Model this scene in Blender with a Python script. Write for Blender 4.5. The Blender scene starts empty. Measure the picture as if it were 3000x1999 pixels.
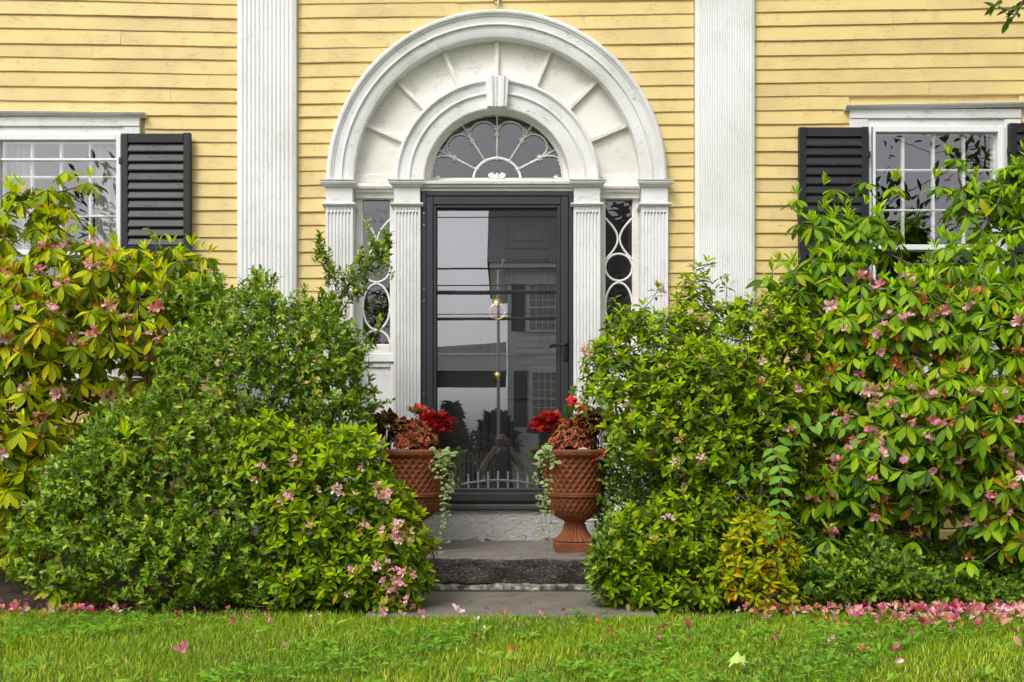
import bpy, bmesh, math, random
import numpy as np
from mathutils import Vector, Matrix

# ------------------------------------------------------------------ camera, light
scene = bpy.context.scene
COL = scene.collection
D, F, CX, CY, ZC = 6.5, 2884.0, 1473.0, 1300.0, 0.833     # camera distance, focal length in photo pixels, eye point
cam_d = bpy.data.cameras.new('camera_main'); cam = bpy.data.objects.new('camera_main', cam_d); COL.objects.link(cam)
cam.location = (0, -D, ZC); cam.rotation_euler = (math.radians(90), 0, 0)
cam_d.sensor_width = 36; cam_d.lens = F / 3000 * 36
cam_d.shift_x = (1500 - CX) / 3000; cam_d.shift_y = (CY - 999.5) / 3000
cam_d.clip_start = 0.02; cam_d.clip_end = 600
scene.camera = cam

SUN_EL, SUN_ROT = math.radians(52), math.radians(214)
world = bpy.data.worlds.new('World'); scene.world = world; world.use_nodes = True
nt = world.node_tree; nt.nodes.clear()
sky = nt.nodes.new('ShaderNodeTexSky'); sky.sky_type = 'NISHITA'; sky.sun_disc = False
sky.sun_elevation = SUN_EL; sky.sun_rotation = SUN_ROT; sky.dust_density = 4.0; sky.air_density = 1.0
hsv = nt.nodes.new('ShaderNodeHueSaturation'); hsv.inputs['Saturation'].default_value = 0.10
bg = nt.nodes.new('ShaderNodeBackground'); bg.inputs['Strength'].default_value = 0.142
wo = nt.nodes.new('ShaderNodeOutputWorld')
nt.links.new(sky.outputs[0], hsv.inputs['Color']); nt.links.new(hsv.outputs[0], bg.inputs[0]); nt.links.new(bg.outputs[0], wo.inputs[0])
sun_d = bpy.data.lights.new('sun', 'SUN'); sun = bpy.data.objects.new('sun', sun_d); COL.objects.link(sun)
sun_d.energy = 1.2; sun_d.angle = math.radians(22); sun_d.color = (1.0, 0.95, 0.87)
sv = Vector((math.sin(SUN_ROT) * math.cos(SUN_EL), math.cos(SUN_ROT) * math.cos(SUN_EL), math.sin(SUN_EL)))
sun.rotation_euler = sv.to_track_quat('Z', 'Y').to_euler(); sun.location = sv * 30
vs = scene.view_settings; vs.view_transform = 'Standard'; vs.look = 'None'; vs.gamma = 1; vs.use_curve_mapping = False
vs.exposure = 0.52
scene.cycles.max_bounces = 8; scene.cycles.transparent_max_bounces = 12
scene.cycles.diffuse_bounces = 4; scene.cycles.glossy_bounces = 3

# ------------------------------------------------------------------ helpers
def P(px, py, y=0.0):                      # a photo pixel at depth y -> world point
    d = D + y
    return Vector(((px - CX) * d / F, y, ZC + (CY - py) * d / F))
def X(px, y=0.0): return (px - CX) * (D + y) / F
def Z(py, y=0.0): return ZC + (CY - py) * (D + y) / F
S = D / F                                   # metres per photo pixel on the wall plane
def lin(r, g, b):                           # sRGB 0..255 -> linear
    f = lambda c: (c / 255) / 12.92 if c / 255 <= .04045 else ((c / 255 + .055) / 1.055) ** 2.4
    return (f(r), f(g), f(b))

class MB:
    def __init__(s): s.v = []; s.f = []
    def add(s, vs_, fs): 
        o = len(s.v); s.v += [tuple(v) for v in vs_]; s.f += [tuple(i + o for i in f) for f in fs]; return s
    def box(s, x0, x1, y0, y1, z0, z1):
        return s.add([(x0,y0,z0),(x1,y0,z0),(x1,y1,z0),(x0,y1,z0),(x0,y0,z1),(x1,y0,z1),(x1,y1,z1),(x0,y1,z1)],
                     [(0,3,2,1),(4,5,6,7),(0,1,5,4),(1,2,6,5),(2,3,7,6),(3,0,4,7)])
    def bbox(s, x0, x1, y0, y1, z0, z1, b=.003):          # box with its front (-y) edges chamfered
        return s.add([(x0,y0+b,z0),(x1,y0+b,z0),(x1,y1,z0),(x0,y1,z0),(x0,y0+b,z1),(x1,y0+b,z1),(x1,y1,z1),(x0,y1,z1),
                      (x0+b,y0,z0+b),(x1-b,y0,z0+b),(x1-b,y0,z1-b),(x0+b,y0,z1-b)],
                     [(0,3,2,1),(4,5,6,7),(1,2,6,5),(2,3,7,6),(3,0,4,7),(8,9,10,11),(0,1,9,8),(1,5,10,9),(5,4,11,10),(4,0,8,11)])
    def prism(s, outline, y0, y1):                        # outline [(x,z)] counter-clockwise seen from -y
        n = len(outline)
        s.add([(x,y0,z) for x,z in outline] + [(x,y1,z) for x,z in outline],
              [tuple(range(n)), tuple(range(2*n-1, n-1, -1))] + [(i, i+n, (i+1)%n+n, (i+1)%n) for i in range(n)])
        return s
    def extr_z(s, prof, z0, z1, nz=1):                    # profile [(x,y)] extruded upwards
        n = len(prof); vs_ = []; fs = []
        for k in range(nz+1):
            z = z0 + (z1-z0)*k/nz; vs_ += [(x,y,z) for x,y in prof]
        for k in range(nz):
            for i in range(n): fs.append((k*n+i, k*n+(i+1)%n, (k+1)*n+(i+1)%n, (k+1)*n+i))
        fs += [tuple(range(n-1,-1,-1)), tuple(nz*n+i for i in range(n))]
        return s.add(vs_, fs)
    def extr_x(s, prof, x0, x1):                          # profile [(y,z)] extruded along x
        n = len(prof)
        return s.add([(x0,y,z) for y,z in prof]+[(x1,y,z) for y,z in prof],
                     [(i,(i+1)%n,(i+1)%n+n,i+n) for i in range(n)] + [tuple(range(n-1,-1,-1)), tuple(range(n,2*n))])
    def ring(s, prof, cx, cz, a0=0, a1=math.pi, n=64, sx=1, sz=1):     # profile [(r,y)] swept round (cx,cz)
        m = len(prof); vs_ = []; fs = []
        for k in range(n+1):
            a = a0+(a1-a0)*k/n
            vs_ += [(cx+sx*r*math.cos(a), y, cz+sz*r*math.sin(a)) for r,y in prof]
        for k in range(n):
            for i in range(m): fs.append((k*m+i, (k+1)*m+i, (k+1)*m+(i+1)%m, k*m+(i+1)%m))
        fs += [tuple(range(m)), tuple(n*m+i for i in range(m-1,-1,-1))]
        return s.add(vs_, fs)
    def tube(s, pts, r, n=6, r1=None, cap=True):
        pts = [Vector(p) for p in pts]; m = len(pts); vs_ = []; fs = []
        up = Vector((0.13,0.31,0.94))
        for k,p in enumerate(pts):
            t = (pts[min(k+1,m-1)]-pts[max(k-1,0)]).normalized()
            a = t.cross(up); a = a.normalized() if a.length > 1e-4 else Vector((1,0,0)); b = t.cross(a)
            rr = r if r1 is None else r+(r1-r)*k/(m-1)
            if callable(r): rr = r(k/(m-1))
            for i in range(n):
                an = 2*math.pi*i/n; vs_.append(p+(a*math.cos(an)+b*math.sin(an))*rr)
        for k in range(m-1):
            for i in range(n): fs.append((k*n+i, k*n+(i+1)%n, (k+1)*n+(i+1)%n, (k+1)*n+i))
        if cap: fs += [tuple(range(n-1,-1,-1)), tuple((m-1)*n+i for i in range(n))]
        return s.add(vs_, fs)
    def lathe(s, prof, c, n=32, fn=None):                 # profile [(r,z)] round the vertical axis at c
        vs_ = []; fs = []; m = len(prof)
        for k,(r,z) in enumerate(prof):
            for i in range(n):
                a = 2*math.pi*i/n; rr = r+(fn(a,z) if fn else 0); vs_.append((c[0]+rr*math.cos(a), c[1]+rr*math.sin(a), c[2]+z))
        for k in range(m-1):
            for i in range(n): fs.append((k*n+i, k*n+(i+1)%n, (k+1)*n+(i+1)%n, (k+1)*n+i))
        fs += [tuple(range(n-1,-1,-1)), tuple((m-1)*n+i for i in range(n))]
        return s.add(vs_, fs)
    def ball(s, c, r, n=10, m=6, sx=1, sy=1, sz=1):
        vs_ = [(c[0],c[1],c[2]-r*sz)]; fs = []
        for k in range(1,m):
            t = -math.pi/2+math.pi*k/m
            vs_ += [(c[0]+sx*r*math.cos(t)*math.cos(2*math.pi*i/n), c[1]+sy*r*math.cos(t)*math.sin(2*math.pi*i/n), c[2]+sz*r*math.sin(t)) for i in range(n)]
        vs_.append((c[0],c[1],c[2]+r*sz)); top = len(vs_)-1
        for i in range(n): fs.append((0, 1+(i+1)%n, 1+i))
        for k in range(m-2):
            for i in range(n): fs.append((1+k*n+i, 1+k*n+(i+1)%n, 1+(k+1)*n+(i+1)%n, 1+(k+1)*n+i))
        for i in range(n): fs.append((1+(m-2)*n+i, 1+(m-2)*n+(i+1)%n, top))
        return s.add(vs_, fs)
    def mesh(s, name, mat, smooth=False):
        me = bpy.data.meshes.new(name); me.from_pydata(s.v, [], s.f); me.update()
        me.materials.append(mat)
        if smooth: me.polygons.foreach_set('use_smooth', [True]*len(me.polygons))
        return me

def link(name, data, parent=None):
    o = bpy.data.objects.new(name, data); COL.objects.link(o)
    if parent is not None:
        o.parent = parent
        if parent.parent is None: o.matrix_parent_inverse = Matrix.Translation(-parent.location)
        else:
            base = parent
            off = Vector((0,0,0))
            while base is not None: off += base.location; base = base.parent
            # parts sit at the origin of their thing, so only the thing's own location counts
            o.matrix_parent_inverse = Matrix.Identity(4)
    return o
def part(name, mb, mat, parent=None, smooth=False, edge=None):
    o = link(name, mb.mesh(name, mat, smooth or edge is not None), parent)
    if edge is not None: o.data.set_sharp_from_angle(angle=math.radians(edge))
    return o
def thing(name, label, cat, loc=(0,0,0), group=None):
    o = bpy.data.objects.new(name, None); COL.objects.link(o); o.location = loc
    o['label'] = label; o['category'] = cat
    if group: o['group'] = group
    return o
def tag(o, label, cat=None, kind=None, group=None):
    o['label'] = label
    if cat: o['category'] = cat
    if kind: o['kind'] = kind
    if group: o['group'] = group
    return o

# ------------------------------------------------------------------ materials
class NB:                                    # small node builder
    def __init__(s, name):
        s.m = bpy.data.materials.new(name); s.m.use_nodes = True; s.t = s.m.node_tree; s.t.nodes.clear()
        s.out = s.t.nodes.new('ShaderNodeOutputMaterial')
    def n(s, kind, **kw):
        nd = s.t.nodes.new('ShaderNode'+kind)
        for k,v in kw.items():
            if k in nd.inputs: 
                if hasattr(v, 'is_output') or isinstance(v, bpy.types.NodeSocket): s.t.links.new(v, nd.inputs[k])
                else: nd.inputs[k].default_value = v
            else: setattr(nd, k, v)
        return nd
    def coord(s, scale=(1,1,1), out='Object', loc=None):
        tc = s.n('TexCoord'); mp = s.n('Mapping', Vector=tc.outputs[out]); mp.inputs['Scale'].default_value = scale
        if loc is not None: s.t.links.new(loc, mp.inputs['Location'])
        return mp.outputs[0]
    def noise(s, vec, scale, detail=4, rough=.55, out=0):
        return s.n('TexNoise', Vector=vec, Scale=scale, Detail=detail, Roughness=rough).outputs[out]
    def ramp(s, fac, stops):
        r = s.n('ValToRGB', Fac=fac); e = r.color_ramp.elements
        while len(e) < len(stops): e.new(.5)
        for el,(p,c) in zip(e, stops): el.position = p; el.color = (*c,1) if len(c)==3 else c
        return r.outputs[0]
    def mix(s, fac, a, b, blend='MIX'):
        m = s.n('MixRGB', blend_type=blend)
        for k,v in (('Fac',fac),('Color1',a),('Color2',b)):
            if isinstance(v, bpy.types.NodeSocket): s.t.links.new(v, m.inputs[k])
            elif k=='Fac': m.inputs[k].default_value = v
            else: m.inputs[k].default_value = (*v,1) if len(v)==3 else v
        return m.outputs[0]
    def math(s, op, a, b=0.0, c=0.0):
        m = s.n('Math', operation=op)
        for i,v in enumerate((a,b,c)):
            if isinstance(v, bpy.types.NodeSocket): s.t.links.new(v, m.inputs[i])
            else: m.inputs[i].default_value = v
        return m.outputs[0]
    def bump(s, h, strength=.3, dist=.002, normal=None):
        b = s.n('Bump', Height=h, Strength=strength, Distance=dist)
        if normal is not None: s.t.links.new(normal, b.inputs['Normal'])
        return b.outputs[0]
    def pbr(s, color, rough=.5, normal=None, metallic=0.0, spec=.5, **kw):
        p = s.n('BsdfPrincipled')
        for k,v in (('Base Color',color),('Roughness',rough),('Metallic',metallic),('Specular IOR Level',spec),('Normal',normal)):
            if v is None: continue
            if isinstance(v, bpy.types.NodeSocket): s.t.links.new(v, p.inputs[k])
            elif k=='Base Color': p.inputs[k].default_value = (*v,1)
            else: p.inputs[k].default_value = v
        return p.outputs[0]
    def done(s, sh): s.t.links.new(sh, s.out.inputs[0]); return s.m

def wood_paint(name, col, dirt, axis='x', rough=.5, peel=.0, grain=1.0, peelcol=(.30,.26,.2), vary=.06):
    """brush-painted old wood: long grain, fine cracks, some worn spots"""
    b = NB(name)
    info = b.n('ObjectInfo')
    off = b.n('CombineXYZ', X=b.math('MULTIPLY', info.outputs['Random'], 37.0), Y=0.0, Z=b.math('MULTIPLY', info.outputs['Random'], 13.0)).outputs[0]
    sc = (2.0,8,26) if axis=='x' else (26,8,2.0)
    g = b.noise(b.coord(sc, loc=off), 6.0*1.0, 5, .6)
    fine = b.noise(b.coord((1,1,1), loc=off), 55.0, 4, .6)
    big = b.noise(b.coord((1,1,1), loc=off), 1.6, 3, .5)
    v = b.math('MULTIPLY_ADD', info.outputs['Random'], vary*2, 1-vary)
    c = b.mix(b.ramp(big, [(.40,(0,0,0)),(.75,(1,1,1))]), col, tuple(.5*x+.5*y for x,y in zip(col,dirt)))
    c = b.mix(1.0, c, b.n('CombineXYZ', X=v, Y=v, Z=v).outputs[0], 'MULTIPLY')
    # hairline cracks in the paint, running with the grain
    ck = b.n('TexVoronoi', Vector=b.coord((3,10,22) if axis=='x' else (22,10,3), loc=off), Scale=3.2, feature='DISTANCE_TO_EDGE').outputs['Distance']
    warp = b.noise(b.coord((1,1,1), loc=off), 7.0, 3, .6)
    crack = b.math('LESS_THAN', ck, .022)
    crack = b.math('MULTIPLY', crack, b.math('GREATER_THAN', warp, .54))
    c = b.mix(b.math('MULTIPLY', crack, .7), c, dirt)
    h = b.math('MULTIPLY_ADD', g, .7*grain, b.math('MULTIPLY', fine, .35))
    h = b.math('SUBTRACT', h, b.math('MULTIPLY', crack, .8))
    if peel > 0:
        pm = b.noise(b.coord((4,6,14) if axis=='x' else (14,6,4), loc=off), 4.0, 6, .65)
        pf = b.ramp(pm, [(1-peel-.02,(0,0,0)),(1-peel+.01,(1,1,1))])
        c = b.mix(pf, c, peelcol)
        h = b.math('SUBTRACT', h, b.math('MULTIPLY', pf, 1.0))
    return b.done(b.pbr(c, rough, b.bump(h, .55, .0016), spec=.35))

M = {}
M['yellow'] = wood_paint('yellow_paint', (.755,.58,.238), (.46,.35,.18), 'x', .55, peel=.30, peelcol=(.58,.46,.27), vary=.03)
M['white_v'] = wood_paint('white_paint_upright', (.80,.80,.80), (.56,.55,.52), 'z', .5, peel=.26, peelcol=(.58,.58,.56), vary=.02)
M['white_h'] = wood_paint('white_paint_level', (.80,.80,.795), (.40,.38,.33), 'x', .5, peel=.27, peelcol=(.60,.52,.48), vary=.02)
M['cream'] = wood_paint('cream_paint', (.79,.775,.72), (.45,.40,.32), 'x', .5, peel=.28, peelcol=(.55,.5,.42), vary=.02)
b = NB('peeled_white_paint')                  # thick old paint broken into curling scales
wv = b.mix(.16, b.coord((4,1,20)), b.noise(b.coord((2,1,5)), 5, 4, .7, out=1), 'ADD')
ck = b.n('TexVoronoi', Vector=wv, Scale=3.4, feature='DISTANCE_TO_EDGE').outputs['Distance']
ck2 = b.n('TexVoronoi', Vector=wv, Scale=13.0, feature='DISTANCE_TO_EDGE').outputs['Distance']
e1 = b.ramp(ck, [(.0,(0,0,0)),(.04,(1,1,1))]); e2 = b.ramp(ck2, [(.0,(0,0,0)),(.06,(1,1,1))])
hh = b.math('MULTIPLY_ADD', e2, .4, b.math('MULTIPLY_ADD', e1, 1.0, b.math('MULTIPLY', b.noise(b.coord((2,1,6)), 14, 5, .7), .8)))
c = b.mix(e1, (.60,.575,.53), b.mix(b.noise(b.coord(), 6, 4, .6), (.80,.79,.76), (.72,.71,.68)))
M['peeled'] = b.done(b.pbr(c, .6, b.bump(hh, 1.0, .014), spec=.3))

M['shutter'] = wood_paint('black_shutter_paint', (.014,.016,.019), (.035,.032,.03), 'x', .45, peel=.27, peelcol=(.05,.047,.043), vary=.15)
def simple(name, col, rough=.5, metallic=0.0, spec=.5, bump=0, bscale=60, var=0.0):
    b = NB(name); nrm = None; c = col
    nz = b.noise(b.coord(), bscale, 5, .6)
    if bump: nrm = b.bump(nz, bump, .002)
    if var: c = b.mix(b.ramp(b.noise(b.coord(), bscale*.12, 5, .6), [(.3,(0,0,0)),(.7,(1,1,1))]), tuple(x*(1-var) for x in col), tuple(min(1,x*(1+var)) for x in col))
    return b.done(b.pbr(c, rough, nrm, metallic, spec))
M['storm'] = simple('white_storm_metal', (.78,.79,.80), .35, bump=.03)
M['black_metal'] = simple('black_storm_metal', (.030,.030,.036), .38, spec=.5, bump=.04, bscale=200)
M['rubber'] = simple('black_gasket', (.012,.012,.013), .7)
M['brass'] = simple('polished_brass', (.82,.56,.18), .38, metallic=1.0)
M['steel'] = simple('bright_steel', (.6,.6,.6), .3, metallic=1.0)
M['dark_door'] = simple('dark_door_paint', (.032,.033,.037), .35, bump=.25, bscale=25, var=.15)
M['dark_sill'] = simple('weathered_dark_sill', (.05,.047,.043), .8, bump=.6, bscale=40, var=.3)
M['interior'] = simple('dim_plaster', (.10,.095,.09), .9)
M['came'] = simple('painted_glazing_bar', (.76,.755,.71), .5, bump=.3, bscale=120)
M['curtain'] = None
def glass(name, refl, rough=.0, wav=0.0, tint=(.95,.97,.96), wscale=5.0):
    b = NB(name)
    nrm = b.bump(b.noise(b.coord(), wscale, 2, .5), wav, .01) if wav else None
    g = b.n('BsdfGlossy', Roughness=rough, Color=(.93,.91,.95,1))
    if nrm is not None: b.t.links.new(nrm, g.inputs['Normal'])
    fr = b.n('LayerWeight', Blend=.5)
    fac = b.math('MULTIPLY_ADD', b.math('POWER', fr.outputs['Facing'], 5.0), .9*(1-refl), refl)
    t = b.n('BsdfTransparent', Color=(*tint,1))
    mx = b.n('MixShader'); b.t.links.new(fac, mx.inputs[0]); b.t.links.new(t.outputs[0], mx.inputs[1]); b.t.links.new(g.outputs[0], mx.inputs[2])
    return b.done(mx.outputs[0])
M['storm_glass'] = glass('coated_storm_glass', .36, wav=.010, wscale=2.2, tint=(.93,.94,.95))
M['win_glass'] = glass('window_glass', .22, wav=.035, wscale=3.0)
M['old_glass'] = glass('old_wavy_glass', .15, wav=.12, wscale=9.0, tint=(.62,.62,.68))
b = NB('sheer_curtain'); d1 = b.n('BsdfDiffuse', Color=(.85,.85,.83,1)); d2 = b.n('BsdfTranslucent', Color=(.8,.8,.78,1)); tr = b.n('BsdfTransparent')
mx = b.n('MixShader'); mx.inputs[0].default_value=.4; b.t.links.new(d1.outputs[0],mx.inputs[1]); b.t.links.new(d2.outputs[0],mx.inputs[2])
mx2 = b.n('MixShader'); mx2.inputs[0].default_value=.1; b.t.links.new(mx.outputs[0],mx2.inputs[1]); b.t.links.new(tr.outputs[0],mx2.inputs[2]); M['curtain'] = b.done(mx2.outputs[0])

# stone, soil, terracotta
b = NB('granite'); n1 = b.noise(b.coord(), 9, 6, .65); n2 = b.noise(b.coord(), 140, 3, .6); n3 = b.noise(b.coord((1,1,2.2)), 26, 5, .7)
c = b.ramp(n1, [(.3,(.10,.095,.09)),(.55,(.20,.19,.18)),(.8,(.30,.28,.265))]); c = b.mix(b.ramp(n2,[(.35,(0,0,0)),(.68,(1,1,1))]), b.mix(1.0,c,(.60,.58,.57),'MULTIPLY'), c)
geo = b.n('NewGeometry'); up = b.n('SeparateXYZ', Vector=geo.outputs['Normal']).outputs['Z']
damp = b.ramp(b.noise(b.coord((1.2,1,3)), 5, 5, .7), [(.25,(.45,.43,.42)),(.7,(.9,.88,.85))])
c = b.mix(1.0, c, damp, 'MULTIPLY')
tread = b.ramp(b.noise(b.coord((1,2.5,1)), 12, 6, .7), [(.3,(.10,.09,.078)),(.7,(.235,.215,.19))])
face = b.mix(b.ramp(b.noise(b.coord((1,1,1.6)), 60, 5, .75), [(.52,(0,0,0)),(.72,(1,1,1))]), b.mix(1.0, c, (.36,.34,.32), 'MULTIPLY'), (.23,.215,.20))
c = b.mix(b.ramp(up, [(.45,(0,0,0)),(.85,(1,1,1))]), face, tread)     # split upright face darker, upward-facing tread paler
M['granite'] = b.done(b.pbr(c, .8, b.bump(n3, .9, .012), spec=.3))
b = NB('rubble_mortar'); n1 = b.noise(b.coord(), 22, 6, .7); n3 = b.noise(b.coord(), 60, 5, .7)
M['rubble'] = b.done(b.pbr(b.ramp(n1, [(.36,(.05,.045,.04)),(.5,(.17,.155,.13)),(.66,(.42,.39,.34))]), .9, b.bump(n3, 1, .012)))
b = NB('path_stone'); n1 = b.noise(b.coord(), 5, 6, .7); n2 = b.noise(b.coord(), 180, 3, .6); n4 = b.noise(b.coord(), 40, 5, .7)
c = b.ramp(n1, [(.3,(.085,.078,.058)),(.6,(.155,.14,.112)),(.8,(.20,.185,.155))]); c = b.mix(b.ramp(n2,[(.5,(0,0,0)),(.75,(1,1,1))]), c, (.26,.24,.20))
c = b.mix(b.ramp(n4,[(.58,(0,0,0)),(.70,(1,1,1))]), c, (.09,.075,.05))
M['path'] = b.done(b.pbr(c, .9, b.bump(n4, .6, .006)))
b = NB('garden_soil'); n1 = b.noise(b.coord(), 14, 6, .7); n2 = b.noise(b.coord(), 70, 5, .7)
M['soil'] = b.done(b.pbr(b.ramp(n1, [(.3,(.018,.013,.009)),(.7,(.06,.042,.028))]), .95, b.bump(n2, 1, .02)))
b = NB('lawn_ground'); n1 = b.noise(b.coord(), 3, 6, .7); n2 = b.noise(b.coord(), 60, 5, .7)
M['lawn'] = b.done(b.pbr(b.ramp(n1, [(.3,(.045,.075,.012)),(.7,(.11,.13,.03))]), .95, b.bump(n2, 1, .02)))
b = NB('asphalt'); n2 = b.noise(b.coord(), 120, 5, .7)
M['asphalt'] = b.done(b.pbr(b.ramp(n2, [(.3,(.06,.06,.061)),(.7,(.11,.108,.105))]), .9, b.bump(n2, .5, .01)))
M['concrete'] = simple('sidewalk_concrete', (.33,.32,.30), .9, bump=.4, bscale=80, var=.15)
b = NB('terracotta'); n1 = b.noise(b.coord(), 7, 6, .65); n2 = b.noise(b.coord(), 160, 4, .6)
c = b.ramp(n1, [(.3,(.15,.045,.017)),(.6,(.255,.078,.027)),(.85,(.33,.12,.05))]); c = b.mix(b.ramp(n2,[(.55,(0,0,0)),(.85,(1,1,1))]), c, (.16,.055,.026)); c = b.mix(b.math('MULTIPLY', b.ramp(b.noise(b.coord((1,1,.5)), 11, 6, .7), [(.56,(0,0,0)),(.72,(1,1,1))]), .35), c, (.42,.27,.18))
M['terracotta'] = b.done(b.pbr(c, .75, b.bump(n2, .35, .002), spec=.3))
b = NB('bark'); n1 = b.noise(b.coord((1,1,.4)), 60, 5, .7)
M['bark'] = b.done(b.pbr(b.ramp(n1, [(.3,(.055,.040,.026)),(.7,(.20,.155,.11))]), .9, b.bump(n1, .6, .004)))
b = NB('red_twig'); n1 = b.noise(b.coord(), 60, 3, .6)
M['redtwig'] = b.done(b.pbr(b.ramp(n1, [(.3,(.10,.055,.02)),(.7,(.22,.13,.05))]), .7))

def leaf_mat(name, rough=.38, trans=.28, rib=.25, spec=.45, mode='plain', vein=.0):
    """colour comes from the leaf's own colour attribute; pale midrib from the leaf's own coordinates"""
    b = NB(name)
    ca = b.n('Attribute', attribute_name='tint'); ua = b.n('Attribute', attribute_name='luv')
    sx = b.n('SeparateXYZ', Vector=ua.outputs['Vector']); u = b.math('ABSOLUTE', sx.outputs['X']); v = sx.outputs['Y']
    c = ca.outputs['Color']
    nz = b.noise(b.coord(), 60, 3, .6)
    if mode == 'edge':              # coleus: crimson heart, yellow-green frilled margin
        w = b.math('MULTIPLY_ADD', nz, .35, u)
        c = b.mix(b.ramp(w, [(.90,(0,0,0)),(.99,(1,1,1))]), c, (.34,.31,.05))
        c = b.mix(b.math('MULTIPLY', b.ramp(v, [(.88,(0,0,0)),(.99,(1,1,1))]), 1.0), c, (.34,.31,.05))
    elif mode == 'pale':            # vinca: cream margin
        c = b.mix(b.ramp(u, [(.62,(0,0,0)),(.8,(1,1,1))]), c, (.50,.56,.30))
    else:
        c = b.mix(b.ramp(u, [(.0,(rib,rib,rib)),(.14,(0,0,0))]), c, (.40,.48,.12))
        c = b.mix(b.math('MULTIPLY', b.ramp(nz, [(.55,(0,0,0)),(.8,(1,1,1))]), .25), c, b.mix(1.0, c, (.75,.62,.4), 'MULTIPLY'))
    h = b.math('MULTIPLY_ADD', b.ramp(u,[(.0,(0,0,0)),(.2,(1,1,1))]), .6, nz)
    p = b.pbr(c, rough, b.bump(h, .3, .002), spec=spec)
    t = b.n('BsdfTranslucent'); b.t.links.new(b.mix(1.0, c, (1.25,1.2,.5), 'MULTIPLY'), t.inputs['Color'])
    mx = b.n('MixShader'); mx.inputs[0].default_value = trans; b.t.links.new(p, mx.inputs[1]); b.t.links.new(t.outputs[0], mx.inputs[2])
    return b.done(mx.outputs[0])
M['leaf'] = leaf_mat('broad_leaf', .48, .34, spec=.2)
M['leaf_dry'] = leaf_mat('sunned_broad_leaf', .52, .36, spec=.14)
M['leaf_soft'] = leaf_mat('azalea_leaf', .55, .40, rib=.12, spec=.13)
M['leaf_holly'] = leaf_mat('holly_leaf', .33, .28, rib=.25, spec=.34)
M['coleus'] = leaf_mat('coleus_leaf', .5, .2, mode='edge', spec=.3)
M['vinca'] = leaf_mat('vinca_leaf', .45, .25, mode='pale', spec=.35)
M['petal'] = leaf_mat('flower_petal', .55, .35, rib=0, spec=.25)
M['grass'] = leaf_mat('grass_blade', .5, .35, rib=.0, spec=.3)

# ------------------------------------------------------------------ the ground
rng = random.Random(5)
def strip(name, rows, mat, kind='structure', x0=-60, x1=60, nx=24):
    """sheet following the (y,z) rows from x0 to x1"""
    vs_ = []; fs = []
    for y,z in rows:
        for i in range(nx+1): vs_.append((x0+(x1-x0)*i/nx, y, z))
    n = nx+1
    for k in range(len(rows)-1):
        for i in range(nx): fs.append((k*n+i+1, k*n+i, (k+1)*n+i, (k+1)*n+i+1))
    o = part(name, MB().add(vs_, fs), mat, None, True); o['kind'] = kind; return o
strip('ground', [(60,-.005),(4.5,-.005),(.1,-.005),(-4.6,-.006),(-5.2,-.10),(-5.9,-.58),(-6.1,-.68),(-17.0,-.68),(-40,-.68),(-300,-.68)], M['lawn'], x0=-250, x1=250, nx=10)
lawn_o = strip('lawn', [(-1.60,.0),(-2.6,.0),(-4.6,.0),(-5.2,-.09),(-5.9,-.57)], M['lawn'], x0=-9, x1=9)
soil_o = strip('garden_bed', [(.09,.02),(-.6,.02),(-1.3,.012),(-1.62,.006),(-1.72,.001)], M['soil'], x0=-9, x1=9)
strip('sidewalk', [(-5.95,-.62),(-8.3,-.63)], M['concrete'], x0=-40, x1=40)
strip('road', [(-8.5,-.672),(-15.5,-.672)], M['asphalt'], x0=-120, x1=120)
o = part('kerb', MB().box(-40,40,-8.5,-8.305,-.70,-.60), M['concrete']); o['kind'] = 'structure'
# stone path up to the step: three worn slabs
pth = thing('stone_path', 'worn grey stone slabs lying in the lawn before the doorstep', 'path'); pth['kind'] = 'structure'
def slab(x0,x1,y0,y1,z):
    r = random.Random(int(x0*100)); n = 16; pts = []
    for i in range(n): pts.append((x0+(x1-x0)*i/n, y0+r.uniform(-.012,.012)))
    for i in range(4): pts.append((x1+r.uniform(-.008,.008), y0+(y1-y0)*i/4))
    for i in range(n): pts.append((x1-(x1-x0)*i/n, y1+r.uniform(-.008,.008)))
    for i in range(4): pts.append((x0+r.uniform(-.008,.008), y1-(y1-y0)*i/4))
    m = len(pts)
    cx = (x0+x1)/2; cy = (y0+y1)/2
    return MB().add([(x,y,-.05) for x,y in pts]+[(x,y,z-.012) for x,y in pts]+[(cx+(x-cx)*.985,cy+(y-cy)*.97,z) for x,y in pts],
        [(i,(i+1)%m,(i+1)%m+m,i+m) for i in range(m)]+[(i+m,(i+1)%m+m,(i+1)%m+2*m,i+2*m) for i in range(m)]+[tuple(range(2*m,3*m))])
part('slab', slab(-.66,.74,-1.80,-1.07,.018), M['path'], pth)

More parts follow.
